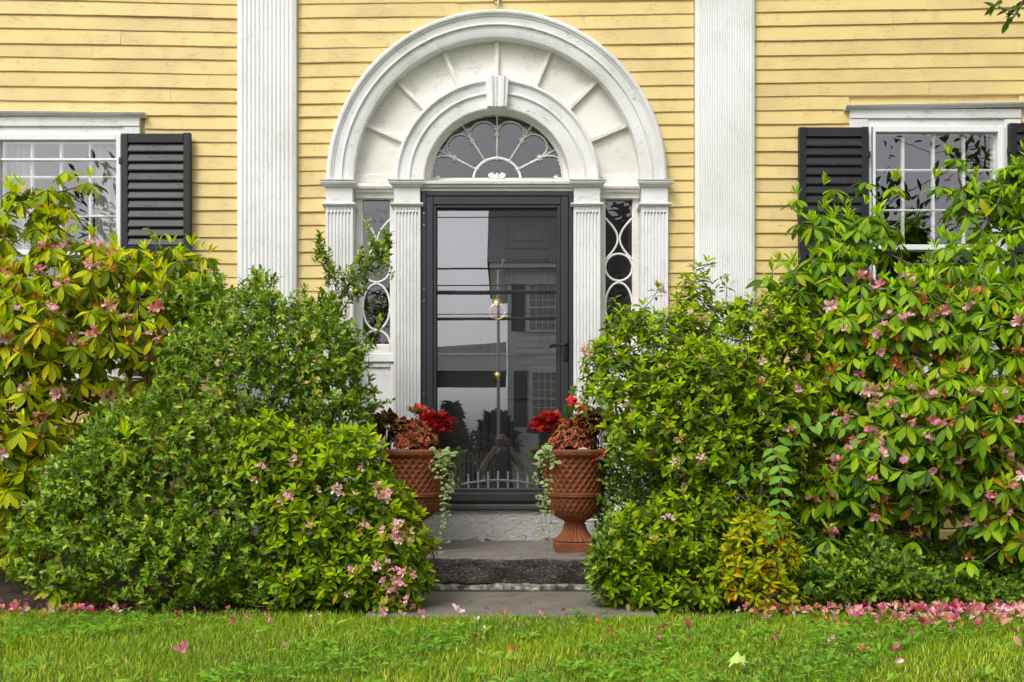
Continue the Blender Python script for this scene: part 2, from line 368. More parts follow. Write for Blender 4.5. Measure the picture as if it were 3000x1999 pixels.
# ------------------------------------------------------------------ granite doorstep
step = thing('door_step', 'rough dark granite doorstep block under the black storm door', 'doorstep', (-.04,-.5,0))
def rough_block(x0,x1,y0,y1,z0,z1,amp,seed,nx=80,nz=8,ny=24):
    r = random.Random(seed); mb = MB(); vs_=[]; fs=[]
    # front face then rounded worn nosing then top
    prof = [(y0,z0)]+[(y0,z0+(z1-.03-z0)*k/nz) for k in range(1,nz+1)]+[(y0+.006,z1-.012),(y0+.02,z1-.002)]+[(y0+.02+(y1-y0-.02)*k/ny,z1) for k in range(1,ny+1)]
    from mathutils import noise as N
    for (y,z) in prof:
        for i in range(nx+1):
            x = x0+(x1-x0)*i/nx; front = y < y0+.03
            d = N.fractal(Vector((x*5,y*5+seed,z*11)),1,2,5)
            d2 = N.fractal(Vector((x*2.2,y*2.2+seed,z*3)),1,2,3)
            vs_.append((x, y-(amp*d if front else 0), z+(.35*amp*d2 if z>z0+.01 else 0)))
    n = nx+1
    for k in range(len(prof)-1):
        for i in range(nx): fs.append((k*n+i,k*n+i+1,(k+1)*n+i+1,(k+1)*n+i))
    return mb.add(vs_,fs)
SY = -.985
part('granite_block', rough_block(-.86,.84,SY,.0,.052,.192,.020,3), M['granite'], step, True, 45)
part('rubble_footing', rough_block(-.84,.82,SY-.022,SY+.2,-.02,.050,.040,9,nx=140,nz=5,ny=3), M['rubble'], step, True, 45)
mb = MB(); 
part('mortar_bed', rough_block(-.72,.74,-.055,.03,.188,.222,.022,14,nz=3,ny=2), M['rubble'], step, True, 45)

# ------------------------------------------------------------------ the house
house = thing('yellow_house', 'yellow clapboard house front with white arched doorway and black louvred shutters', 'house', (0,.3,0))
ZB, ZT = .255, 4.45
CDX = 1456.0                                  # doorway centre line in photo pixels
R_ = lambda px: px*S                          # photo pixels to metres on the wall
cxd = X(CDX); zs = Z(535)                     # arch springing

# clapboards: rows read off the photo at the two ends of each stretch (old sagging courses)
def fill_rows(rows, step_):
    rows = list(rows)
    while rows[0] > -280: rows.insert(0, rows[0]-step_*1.02)
    while rows[-1] < 1545: rows.append(rows[-1]+step_)
    return rows
LO = [y/2.24 for y in (35,128,218,315,402,493,588,680,768,855,940,1027,1115,1205,1297,1385,1473,1562)]
RO = [y/2.24 for y in (88,178,275,372,462,550,638,730,820,908,1000,1087,1173,1265,1355,1445,1535)]
CL = [y*.4675 for y in (30,118,210,307,398,487,573,657,740,820,905,988,1077,1163,1243,1330,1417)]
CR = [y*.4675 for y in (5,95,178,278,367,450,540,623,705,787,873,960,1045,1133,1208,1300,1384)]
LO = fill_rows(LO, 38.6); RO = fill_rows(RO, 38.9)
CLR = list(zip(CL, CR)); 
while CLR[0][0] > -280: CLR.insert(0, (CLR[0][0]-41, CLR[0][1]-41))
while CLR[-1][0] < 1545: CLR.append((CLR[-1][0]+38.6, CLR[-1][1]+38.8))
def clapboard(xa, xb, zfun, h, seed, name='clapboard'):
    """one bevelled board from xa to xb; its butt edge follows zfun(x) and wavers a little"""
    r = random.Random(seed); n = max(2, int((xb-xa)/.13)); ph = r.uniform(0,6); w = r.uniform(.0008,.0024); thick = r.uniform(.013,.018)
    lift = [r.uniform(-.0014,.0014) for _ in range(n+1)]
    vs_=[]; fs=[]
    for i in range(n+1):
        x = xa+(xb-xa)*i/n; z = zfun(x)+w*math.sin(x*3.1+ph)+lift[i]; t = thick+.0012*math.sin(x*2.3+ph*2)
        vs_ += [(x,.004,z),(x,-t+.0015,z),(x,-t,z+.003),(x,-.0045,z+h+.014),(x,.004,z+h+.014)]
    for i in range(n):
        for k in range(5): fs.append((i*5+k,(i+1)*5+k,(i+1)*5+(k+1)%5,i*5+(k+1)%5))
    fs += [tuple(range(5)), tuple(n*5+k for k in range(4,-1,-1))]
    return part(name, MB().add(vs_,fs), M['yellow'], house, edge=25)
def run(spans, zf, h, seed, joint=2.6):
    r = random.Random(seed)
    for (a,b) in spans:
        cuts = [a]; x = a+r.uniform(.8,joint)
        while x < b-.35: cuts.append(x); x += r.uniform(1.4,joint+.6)
        cuts.append(b)
        for k in range(len(cuts)-1):
            clapboard(cuts[k]+(.0008 if k else 0), cuts[k+1]-.0008, zf, h, r.random()*1e6)
def cut(spans, lo, hi):
    out = []
    for a,b in spans:
        if hi <= a or lo >= b: out.append((a,b)); continue
        if lo > a+.04: out.append((a,lo))
        if hi < b-.04: out.append((hi,b))
    return out
WL = (-67+0, 427, 372, 1120)                   # left window casing, photo px (x0,x1,y0,y1)
WR = (2486, 2984, 345, 1120)
for i in range(len(LO)-1):
    y1 = LO[i+1]; h = (LO[i+1]-LO[i])*S
    k = 15.6*(579-y1)/579 if y1 < 579 else 15.6*(579-y1)/1700
    zf = lambda x, y1=y1, k=k: Z(y1 - k*max(0.0,(X(700)-x))/(700*S))
    sp = [(-5.0, X(699.5))]
    if y1 > WL[2]-8 and LO[i] < WL[3]: sp = cut(sp, X(WL[0]), X(WL[1]))
    run(sp, zf, h, 100+i)
for i in range(len(RO)-1):
    y1 = RO[i+1]; h = (RO[i+1]-RO[i])*S
    k = 14.7*(524-y1)/524 if y1 < 524 else 14.7*(524-y1)/1700
    zf = lambda x, y1=y1, k=k: Z(y1 - k*max(0.0,(x-X(2207)))/(790*S))
    sp = [(X(2208), 5.0)]
    if y1 > WR[2]-20 and RO[i] < WR[3]: sp = cut(sp, X(WR[0]), X(WR[1]))
    run(sp, zf, h, 300+i)
for i in range(len(CLR)-1):
    (l0,r0),(l1,r1) = CLR[i], CLR[i+1]
    h = ((l1-l0)+(r1-r0))/2*S
    zf = lambda x, l1=l1, r1=r1: Z(l1+(r1-l1)*((x/S+CX)-900)/1100)
    sp = [(X(874), X(2031.5))]
    ym = (l0+l1+r0+r1)/4
    hw = 455 if ym > 535 else (math.sqrt(max(0, 458**2-(535-ym)**2)) if 535-ym < 458 else 0)
    if hw > 10: sp = cut(sp, X(CDX-hw), X(CDX+hw))
    run(sp, zf, h, 500+i, 1.3)

# sheathing behind the boards, with holes for windows and door
sh = MB()
xs = [-5.0, X(WL[0])+.05, X(WL[1])-.05, cxd-R_(470), cxd+R_(470), X(WR[0])+.05, X(WR[1])-.05, 5.0]
for k in range(7):
    a,b_ = xs[k], xs[k+1]
    if k in (0,2,4,6): sh.box(a,b_,.006,.14,.20,ZT+.03)
    elif k in (1,5):
        w = WL if k==1 else WR
        sh.box(a,b_,.006,.14,.20,Z(w[3])+.04); sh.box(a,b_,.006,.14,Z(w[2])-.05,ZT+.03)
    else: sh.box(a,b_,.006,.14,Z(117),ZT+.03)
part('sheathing', sh, M['yellow'], house)
part('foundation', MB().box(-4.98,X(1245),.01,.2,-.1,.245).box(X(1668),4.98,.01,.2,-.1,.245), M['rubble'], house)
for (a,b_) in ((-4.98, X(952)),(X(1962),4.98)):
    part('water_table', MB().bbox(a,b_,-.028,.02,.2,.262,.006), M['yellow'], house)
# dim rooms behind the openings
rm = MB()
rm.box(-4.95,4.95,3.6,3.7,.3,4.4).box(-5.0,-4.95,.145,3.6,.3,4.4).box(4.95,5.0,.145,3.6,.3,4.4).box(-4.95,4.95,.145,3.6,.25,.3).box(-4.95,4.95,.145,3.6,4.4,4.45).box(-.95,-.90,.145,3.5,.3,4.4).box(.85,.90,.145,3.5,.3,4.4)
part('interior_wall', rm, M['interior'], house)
part('roof', MB().box(-5.3,5.3,-.45,3.9,ZT+.9,ZT+1.0).box(-5.0,5.0,.006,3.7,ZT+.031,ZT+.9), M['white_h'], house)

# giant pilasters: reeded boards
def reeded(px0, px1, n, depth, yb=.005, yf=-.052, rad=.42):
    x0,x1 = X(px0),X(px1); e = .016; pr = [(x0,yb),(x0,yf+.004),(x0+.004,yf),(x0+e,yf)]
    w = (x1-x0-2*e)/n
    for k in range(n):
        for t in range(1,6):
            s_ = t/6; pr.append((x0+e+w*(k+s_), yf-depth*math.sin(math.pi*s_)**.7))
        pr.append((x0+e+w*(k+1), yf+.0005))
    pr += [(x1-.004,yf),(x1,yf+.004),(x1,yb)]
    return pr[::-1]
for (a,b_,n,dp) in ((701,872.5,13,.0065),(2034,2206,22,.0028)):
    pl = part('pilaster', MB().extr_z(reeded(a,b_,n,dp), .40, ZT), M['white_v'], house, edge=50)
    part('plinth', MB().bbox(X(a)-.02,X(b_)+.02,-.085,.004,.20,.375,.005).bbox(X(a)-.012,X(b_)+.012,-.072,.004,.376,.401,.008), M['white_h'], pl)

# ------------------------------------------------------------------ doorway
YF = -.055                                    # front plane of the small door pilasters
YT, YI = .035, -.025                          # tympanum and inner arch planes
om = [(R_(497),.03),(R_(497),YF+.008),(R_(495),YF-.012),(R_(491),YF-.030),(R_(486),YF-.036),(R_(481),YF-.034),(R_(477),YF-.024),(R_(474),YF-.022),
      (R_(473),YF-.016),(R_(462),YF-.013),(R_(455),YF-.012),(R_(453),YF-.017),(R_(450),YF-.017),(R_(448),YF-.003),(R_(420),YF),(R_(417),YF+.004),(R_(417),YT+.03)]
part('outer_arch', MB().ring(om[::-1], cxd, zs, n=72), M['white_h'], house, edge=28)
im = [(R_(299),YT+.03),(R_(299),YI-.012),(R_(296),YI-.026),(R_(290),YI-.028),(R_(285),YI-.016),(R_(283),YI-.010),(R_(262),YI-.006),(R_(259),YI-.014),(R_(255),YI-.015),(R_(252),YI-.001),
      (R_(216),YI),(R_(213),YI+.004),(R_(213),.15)]
part('inner_arch', MB().ring(im[::-1], cxd, zs, n=60), M['white_h'], house, edge=28)
tym = part('tympanum', MB().ring([(R_(290),YT),(R_(290),YT+.04),(R_(425),YT+.04),(R_(425),YT)], cxd, zs, n=64), M['cream'], house, edge=40)
for dg in (-66,-44.4,-22,0,22,44.4,66):
    a = math.radians(90-dg); dx,dz = math.cos(a),math.sin(a); nx_,nz_ = -dz,dx
    mb = MB(); r0,r1 = R_(294),R_(421); w0,w1 = R_(7.0),R_(9.5)
    q = lambda r,w: (cxd+dx*r+nx_*w, zs+dz*r+nz_*w)
    for (wf,y0) in ((1.0,YT-.012),(.55,YT-.030)):
        mb.prism([q(r0,w0*wf),q(r0,-w0*wf),q(r1,-w1*wf),q(r1,w1*wf)][::-1] , y0, YT+.002)
    part('rib', mb, M['cream'], tym)
for sgn in (-1,1):
    xa = cxd+sgn*R_(299); xb = cxd+sgn*R_(418)
    part('rail', MB().bbox(min(xa,xb)+.001,max(xa,xb)-.001,YT-.016,YT+.03,zs+.001,zs+R_(26),.004), M['cream'], tym)
# keystone: tapered, ribbed, with a string of beads
ks = MB()
def kq(t, w): return (cxd+w, zs+R_(212)+(R_(298)-R_(212)+.004)*t)
cols = [-1,-.72,-.66,-.40,-.34,-.16,.16,.34,.40,.66,.72,1]
ydep = [0,0,-.012,-.012,0,.006,.006,0,-.012,-.012,0,0]
w0,w1 = R_(28),R_(34)
vs_=[]; fs=[]
for t,w in ((0,w0),(1,w1)):
    for c,yd in zip(cols,ydep): p=kq(t-.02*(yd<0)*(1-t),c*w); vs_.append((p[0],YI-.052+yd,p[1]))
n=len(cols); 
vs_ += [(kq(0,-w0)[0],.0,kq(0,0)[1]),(kq(0,w0)[0],.0,kq(0,0)[1]),(kq(1,-w1)[0],.0,kq(1,0)[1]),(kq(1,w1)[0],.0,kq(1,0)[1])]
fs += [(i,i+1,n+i+1,n+i) for i in range(n-1)]+[(2*n,0,n,2*n+2),(n-1,2*n+1,2*n+3,2*n-1),(*range(n-1,-1,-1),2*n,2*n+1),(*range(n,2*n),2*n+3,2*n+2)]
ko = part('keystone', ks.add(vs_,fs), M['white_v'], house)
bm_ = MB()
for k in range(12): p = kq((k+.5)/12,0); bm_.ball((p[0],YI-.048,p[1]), .006, 8,5)
part('beading', bm_, M['white_v'], ko, True)

# small fluted door pilasters with necking, beads, capital and plinth
def door_pilaster(px0,px1,flutes=7):
    x0,x1 = X(px0),X(px1); zc0=Z(556); zn=Z(601); zf=Z(611); zb=Z(1500)
    e=.012; pr=[(x0,.12),(x0,YF+.003),(x0+.003,YF),(x0+e,YF)]; w=(x1-x0-2*e)/flutes
    for k in range(flutes):
        a=x0+e+w*k
        pr += [(a+w*.2,YF)]+[(a+w*(.2+.6*t/6), YF+.010*math.sin(math.pi*t/6)) for t in range(1,6)]+[(a+w*.8,YF)]
    pr += [(x1-e,YF),(x1-.003,YF),(x1,YF+.003),(x1,.12)]
    o = part('door_pilaster', MB().extr_z(pr[::-1], zb, zf), M['white_v'], house, edge=35)
    part('necking_block', MB().bbox(x0+.002,x1-.002,YF-.004,.118,zn+.001,zc0,.003), M['white_h'], o)
    part('necking_band', MB().extr_x([(.115,zf),(YF-.006,zf),(YF-.018,zf+.008),(YF-.022,zf+.014),(YF-.018,zn-.002),(YF-.006,zn),(.115,zn)][::-1], x0-.018, x1+.018), M['white_h'], o)
    bd=MB()
    for k in range(flutes):
        bd.ball((x0+e+w*(k+.5), YF+.001, zf-.034), .0085, 8,5, sz=1.1)
        bd.tube([(x0+e+w*(k+.5),YF+.002,zf-.001),(x0+e+w*(k+.5),YF+.002,zf-.028)], .005, 6)
    part('beading', bd, M['white_h'], o, True)
    z1=Z(535)-.001; ov=R_(10.5)
    cp=[(.11,zc0+.001),(YF-.012,zc0+.001),(YF-.016,zc0+.010),(YF-.034,zc0+.016),(YF-.040,zc0+.026),(YF-.036,zc0+.034),(YF-.044,zc0+.036),(YF-.046,z1-.004),(YF-.030,z1),(.11,z1)]
    mb=MB(); n=len(cp)
    # moulding returns at both ends: side overhang follows how far each course projects
    vs_=[]
    for sg in (-1,1):
        for (y,z) in cp: vs_.append(((x0 if sg<0 else x1)+sg*max(0,(YF-y))*.75, y, z))
    fs=[(i,i+n,(i+1)%n+n,(i+1)%n) for i in range(n)]+[tuple(range(n)),tuple(range(2*n-1,n-1,-1))]
    part('capital', mb.add(vs_,fs), M['white_h'], o)
    zp=Z(1585)
    part('base', MB().bbox(x0-.014,x1+.014,YF-.03,.118,zp-.01,Z(1530),.004).bbox(x0-.010,x1+.010,YF-.024,.117,Z(1530)+.001,Z(1518),.008).bbox(x0-.004,x1+.004,YF-.010,.116,Z(1518)+.001,Z(1500)-.001,.006), M['white_h'], o)
    return o
for (a,b_) in ((958,1038),(1156,1234),(1679,1757),(1876,1954)): door_pilaster(a,b_)
# entablature over sidelights and door
zc1=Z(535)-.002; zc0=Z(578)
ep=[(.12,zc0),(YT-.010,zc0),(YT-.012,zc0+.030),(YT-.030,zc0+.036),(YT-.034,zc0+.050),(YT-.046,zc0+.056),(YT-.050,zc0+.070),(YT-.044,zc1-.006),(YT-.030,zc1),(.12,zc1)]
for (a,b_) in ((1038.5,1155.5),(1757.5,1875.5)):
    part('entablature', MB().extr_x(ep[::-1], X(a), X(b_)), M['cream'], house)
zc0=Z(563); ep=[(.14,zc0),(YI,zc0),(YI-.002,zc0+.018),(YI-.018,zc0+.022),(YI-.022,zc0+.034),(YI-.034,zc0+.040),(YI-.036,zc1-.006),(YI-.020,zc1),(.14,zc1)]
part('entablature', MB().extr_x(ep[::-1], X(1234.5), X(1678.5)), M['white_h'], house)

# fanlight
YG=.112
fan = part('fanlight', MB().ring([(R_(214),YG-.03),(R_(214),.15),(R_(199),.15),(R_(197),YG-.012),(R_(203),YG-.022)], cxd, zs+R_(14), n=48)
      .bbox(cxd-R_(212),cxd+R_(212),YG-.028,.15,zs-.001,zs+R_(20),.004), M['cream'], house, edge=40)
fz = zs+R_(20); r0,r1 = R_(70),R_(199); gy=YG+.004
br = [0,29,59.5,90,120.5,151,180]
sq = .93                                       # the fan is slightly flattened
def fp(r,dg,y=YG): a=math.radians(dg); return (cxd+r*math.cos(a), y, fz+r*sq*math.sin(a))
for k in range(6):
    a0,a1=br[k],br[k+1]; m=10; pts=[fp(r0,a0+(a1-a0)*t/m) for t in range(m+1)]+[fp(r1,a1+(a0-a1)*t/m) for t in range(m+1)]
    part('pane', MB().add([(x,gy,z) for x,_,z in pts],[tuple(range(len(pts)-1,-1,-1))]), M['old_glass'], fan)
pts=[fp(r0*.995,180*t/20) for t in range(21)]
part('pane', MB().add([(x,gy,z) for x,_,z in pts],[tuple(range(21))]), M['old_glass'], fan)
yb=YG-.004
part('glazing_bar', MB().tube([fp(r0,180*t/24,yb) for t in range(25)], R_(4.2), 6), M['came'], fan, True)
part('glazing_bar', MB().tube([(cxd-R_(200),yb,fz+.006),(cxd+R_(200),yb,fz+.006)], R_(3.6), 6), M['came'], fan, True)
for dg in br[1:-1]: part('glazing_bar', MB().tube([fp(r0,dg,yb),fp(R_(206),dg,yb)], R_(3.2), 6), M['came'], fan, True)
def star(c, r, n=8, th=.008):
    mb=MB(); v=[(c[0],c[1]-th,c[2])]
    for i in range(2*n):
        a=math.pi*i/n+.2; rr=r if i%2==0 else r*.45; v.append((c[0]+rr*math.cos(a),c[1],c[2]+rr*math.sin(a)))
    return mb.add(v,[(0,1+(i+1)%(2*n),1+i) for i in range(2*n)]).ball((c[0],c[1]-th*.7,c[2]), r*.34, 8,4)
RS=R_(145)
for dg in br:
    rr = RS if 5<dg<175 else R_(176)
    p=fp(rr,dg,yb-.004); 
    if dg in (0,180): p=(p[0],p[1],fz+.010)
    part('rosette', star(p, R_(13.5),8,.012), M['came'], fan)
    if dg not in (0,180): part('rosette', star(fp(r0,dg,yb-.004), R_(9),7), M['came'], fan)
    q=fp(R_(206),dg,yb-.002)
    part('boss', MB().ball((q[0],q[1],q[2]+(.006 if dg in (0,180) else 0)), R_(5.5),8,5), M['came'], fan, True)
for sg in (-1,1): part('rosette', star((cxd+sg*r0,yb-.004,fz+.008), R_(9),7), M['came'], fan)
for k in range(6):                              # twisted-rope festoons between the stars
    a0,a1=br[k],br[k+1]; pts=[]
    ra = R_(176) if a0==0 else RS; rb = R_(176) if a1==180 else RS
    for t in range(25):
        s_=t/24; r=ra+(rb-ra)*s_+R_(46)*math.sin(math.pi*s_)**.62; r=min(r,R_(194)); dg=a0+(a1-a0)*(s_+.045*math.sin(2*math.pi*s_)*-1)
        p=fp(r,dg,yb-.003); w=R_(1.6); pts.append((p[0]+w*math.sin(t*2.4),p[1]+w*math.cos(t*2.4),max(p[2],fz+.008)))
    part('festoon', MB().tube(pts, lambda s: R_(2.6+1.1*math.sin(s*75)), 6), M['came'], fan, True)
orn=MB()                                        # little bow ornament at the foot of the fan
for sg in (-1,1):
    for (dx,dz,r) in ((8,12,6),(15,17,6.5),(21,15,6),(18,9,5),(10,6,5),(13,12,5)): orn.ball((cxd+sg*R_(dx),yb-.008,fz+R_(dz-2)), R_(r), 8,5, sy=.6)
orn.ball((cxd,yb-.012,fz+R_(4)),R_(7),8,6).ball((cxd,yb-.01,fz+R_(14)),R_(5.5),8,6)
part('ornament', orn, M['came'], fan, True)

# sidelights
YS=.066
for c in (1099.5,1816):
    off = 0 if c<1500 else -4
    x0,x1=X(1038.5 if c<1500 else 1757.5),X(1155.5 if c<1500 else 1875.5)
    gx0,gx1=X(c-41),X(c+41); gz1,gz0=Z(577+off),Z(1008+off); zt=Z(557)
    f=MB().bbox(x0,gx0,YS-.016,.13,Z(1033),zt,.004).bbox(gx1,x1,YS-.016,.13,Z(1033),zt,.004).bbox(gx0+.0005,gx1-.0005,YS-.018,.13,gz1,zt-.001,.004).bbox(gx0+.0005,gx1-.0005,YS-.018,.13,Z(1033)+.001,gz0,.004)
    sl=part('sidelight', f, M['cream'], house)
    part('pane', MB().add([(gx0-.01,YS+.004,gz0-.01),(gx1+.01,YS+.004,gz0-.01),(gx1+.01,YS+.004,gz1+.01),(gx0-.01,YS+.004,gz1+.01)],[(0,1,2,3)]), M['old_glass'], sl)
    yb=YS-.004; w=R_(3.3)
    gc=X(c); rr=R_(40)
    def bar(pts): part('glazing_bar', MB().tube(pts, w, 6), M['came'], sl, True)
    bar([(gx0-.003,yb,gz0),(gx0-.003,yb,gz1)]); bar([(gx1+.003,yb,gz0),(gx1+.003,yb,gz1)]); bar([(gx0,yb,gz1+.002),(gx1,yb,gz1+.002)]); bar([(gx0-.006,yb,gz0-.002),(gx1+.006,yb,gz0-.002)])
    za,zb2=Z(637+off),Z(760+off)
    for sg in (-1,1): bar([(gc+sg*(rr-(rr-R_(3))*math.sin(math.pi*t/16)), yb, za+(zb2-za)*t/16) for t in range(17)])
    zc=Z(783+off); bar([(gc+rr*math.cos(2*math.pi*t/28),yb-.002,zc+rr*math.sin(2*math.pi*t/28)) for t in range(29)])
    ze=Z(896+off); bar([(gc+rr*math.cos(2*math.pi*t/32),yb-.002,ze+R_(68)*math.sin(2*math.pi*t/32)) for t in range(33)])
    bar([(gc+rr*math.cos(math.pi*t/16),yb-.002,gz0+R_(43)*math.sin(math.pi*t/16)) for t in range(17)])
    bo=MB()
    for (px,pz) in ((gx0-.003,gz1),(gx1+.003,gz1),(gx0-.003,za),(gx1+.003,za),(gx0-.003,zb2),(gx1+.003,zb2),(gx0,zc),(gx1,zc),(gx0,ze),(gx1,ze),(gx0,gz0),(gx1,gz0)): bo.ball((px,yb-.003,pz),R_(4.6),8,5)
    part('boss', bo, M['came'], sl, True)
    part('rosette', star((gc,yb-.006,Z(827+off)), R_(8),7), M['came'], sl)
    part('sill', MB().bbox(x0+.0005,x1-.0005,YS-.034,.13,Z(1060),Z(1033)-.001,.005), M['white_h'], sl)
    p=MB().bbox(x0+.0005,x1-.0005,YS-.006,.13,Z(1500),Z(1060)-.001,.002)
    for (a,b2,c0,c1) in ((x0+.001,x0+R_(14),Z(1498),Z(1061)),(x1-R_(14),x1-.001,Z(1498),Z(1061)),(x0+R_(14)+.001,x1-R_(14)-.001,Z(1075),Z(1061)),(x0+R_(14)+.001,x1-R_(14)-.001,Z(1498),Z(1470))): p.bbox(a,b2,YS-.020,YS-.005,c0,c1,.004)
    part('lower_panel', p.bbox(x0+.0005,x1-.0005,YF-.012,.13,Z(1590),Z(1500)-.001,.006), M['white_h'], sl)

# inner door behind the storm door: dark six-panel leaf with brass knocker and knob
dx0,dx1=X(1240),X(1674)
YD=.115
idr=part('inner_door', MB().box(dx0,dx1,YD,YD+.045,Z(1478),Z(564)), M['dark_door'], house)
for (a,b2,c0,c1) in ((1300,1432,632,720),(1482,1612,632,720),(1300,1432,745,1040),(1482,1612,745,1040),(1300,1432,1160,1420),(1482,1612,1160,1420)):
    x0,x1,z0,z1=X(a),X(b2),Z(c1),Z(c0)
    fr=MB()
    for (p0,p1,q0,q1) in ((x0,x1,z0,z0+.02),(x0,x1,z1-.02,z1),(x0,x0+.02,z0+.0205,z1-.0205),(x1-.02,x1,z0+.0205,z1-.0205)): fr.bbox(p0,p1,YD-.012,YD-.0005,q0,q1,.006)
    part('panel', fr.bbox(x0+.05,x1-.05,YD-.008,YD-.0005,z0+.05,z1-.05,.007), M['dark_door'], idr)
kx,kz=X(1457,.1),Z(893,.1)
kn=MB().tube([(kx,YD-.005,kz),(kx,YD-.013,kz)],.044,20).ball((kx,YD-.03,kz-.006),.016,10,8)
kn.tube([(kx+.052*math.cos(a),YD-.022,kz-.050+.052*math.sin(a)) for a in [2*math.pi*t/28 for t in range(29)]],.0085,8)
kn.ball((kx,YD-.016,kz-.104),.017,10,8,sy=.8).tube([(kx,YD-.001,kz-.104),(kx,YD-.014,kz-.104)],.02,14)
part('knocker', kn, M['brass'], idr, True)
part('knob', MB().ball((X(1458,.07),YD-.05,Z(1103,.07)),.036,16,10).tube([(X(1458,.07),YD,Z(1103,.07)),(X(1458,.07),YD-.03,Z(1103,.07))],.014,10), M['brass'], idr, True)

# storm door: fixed outer frame, leaf, one large glass, lever handle, hinges
sx0,sx1=X(1235.5),X(1677.5); szt=Z(565); szb=Z(1476)
st=part('storm_door', MB().bbox(sx0,sx0+R_(13),-.030,.09,szb,szt,.002).bbox(sx1-R_(12),sx1,-.030,.09,szb,szt,.002).bbox(sx0+R_(13)+.0005,sx1-R_(12)-.0005,-.030,.09,szt-R_(12),szt-.0005,.002), M['black_metal'], house)
lx0,lx1=X(1249),X(1664); lzt=Z(578); lzb=Z(1474)
gx0,gx1=X(1279),X(1632); gzt=Z(612); gzb=Z(1431)
lf=MB().bbox(lx0,gx0-.022,-.026,.030,lzb,lzt,.003).bbox(gx1+.022,lx1,-.026,.030,lzb,lzt,.003).bbox(gx0-.0215,gx1+.0215,-.0255,.030,gzt+.022,lzt-.0005,.003).bbox(gx0-.0215,gx1+.0215,-.0255,.030,lzb+.0005,gzb-.022,.003)
part('leaf_frame', lf, M['black_metal'], st)
bd=MB().bbox(gx0-.021,gx0,-.020,.02,gzb-.021,gzt+.021,.004).bbox(gx1,gx1+.021,-.020,.02,gzb-.021,gzt+.021,.004).bbox(gx0+.0005,gx1-.0005,-.020,.02,gzt,gzt+.021,.004).bbox(gx0+.0005,gx1-.0005,-.024,.02,gzb-.021,gzb,.004)
part('glazing_bead', bd, M['black_metal'], st)
part('gasket', MB().box(gx0+.0003,gx0+.006,-.006,.01,gzb,gzt).box(gx1-.006,gx1-.0003,-.006,.01,gzb,gzt).box(gx0+.0065,gx1-.0065,-.006,.01,gzt-.012,gzt-.0003), M['rubber'], st)
part('glass', MB().add([(gx0,.002,gzb),(gx1,.002,gzb),(gx1,.002,gzt),(gx0,.002,gzt)],[(0,1,2,3)]), M['storm_glass'], st)
part('kick_plate', MB().bbox(gx0-.018,gx1+.018,-.034,-.0258,lzb+.012,gzb-.03,.004), M['black_metal'], st)
hx=X(1657); hz=Z(1010)
hd=MB().tube([(hx,-.03,hz),(hx,-.062,hz)],.010,10).tube([(hx,-.062,hz),(hx-.03,-.066,hz-.012),(hx-.06,-.064,hz-.004),(hx-.09,-.062,hz-.006),(hx-.104,-.060,hz-.014)],.0085,8,.006)
hd.bbox(hx-.014,hx+.014,-.036,-.0262,Z(1060),Z(980),.004).ball((hx,-.037,Z(1040)),.008,8,6)
part('handle', hd, M['rubber'], st, True)
for yy in (628,662,850,884,1156,1190): part('hinge_pin', MB().box(X(1240.5),X(1245),-.034,-.0305,Z(yy)-.0025,Z(yy)+.0025), M['steel'], st)
part('threshold', MB().bbox(X(1236),X(1676),-.075,.10,Z(1492),Z(1477),.006), M['dark_sill'], house)
part('base_board', MB().bbox(X(1237),X(1675),-.050,.09,Z(1584),Z(1492)-.001,.004), M['peeled'], house, edge=30)

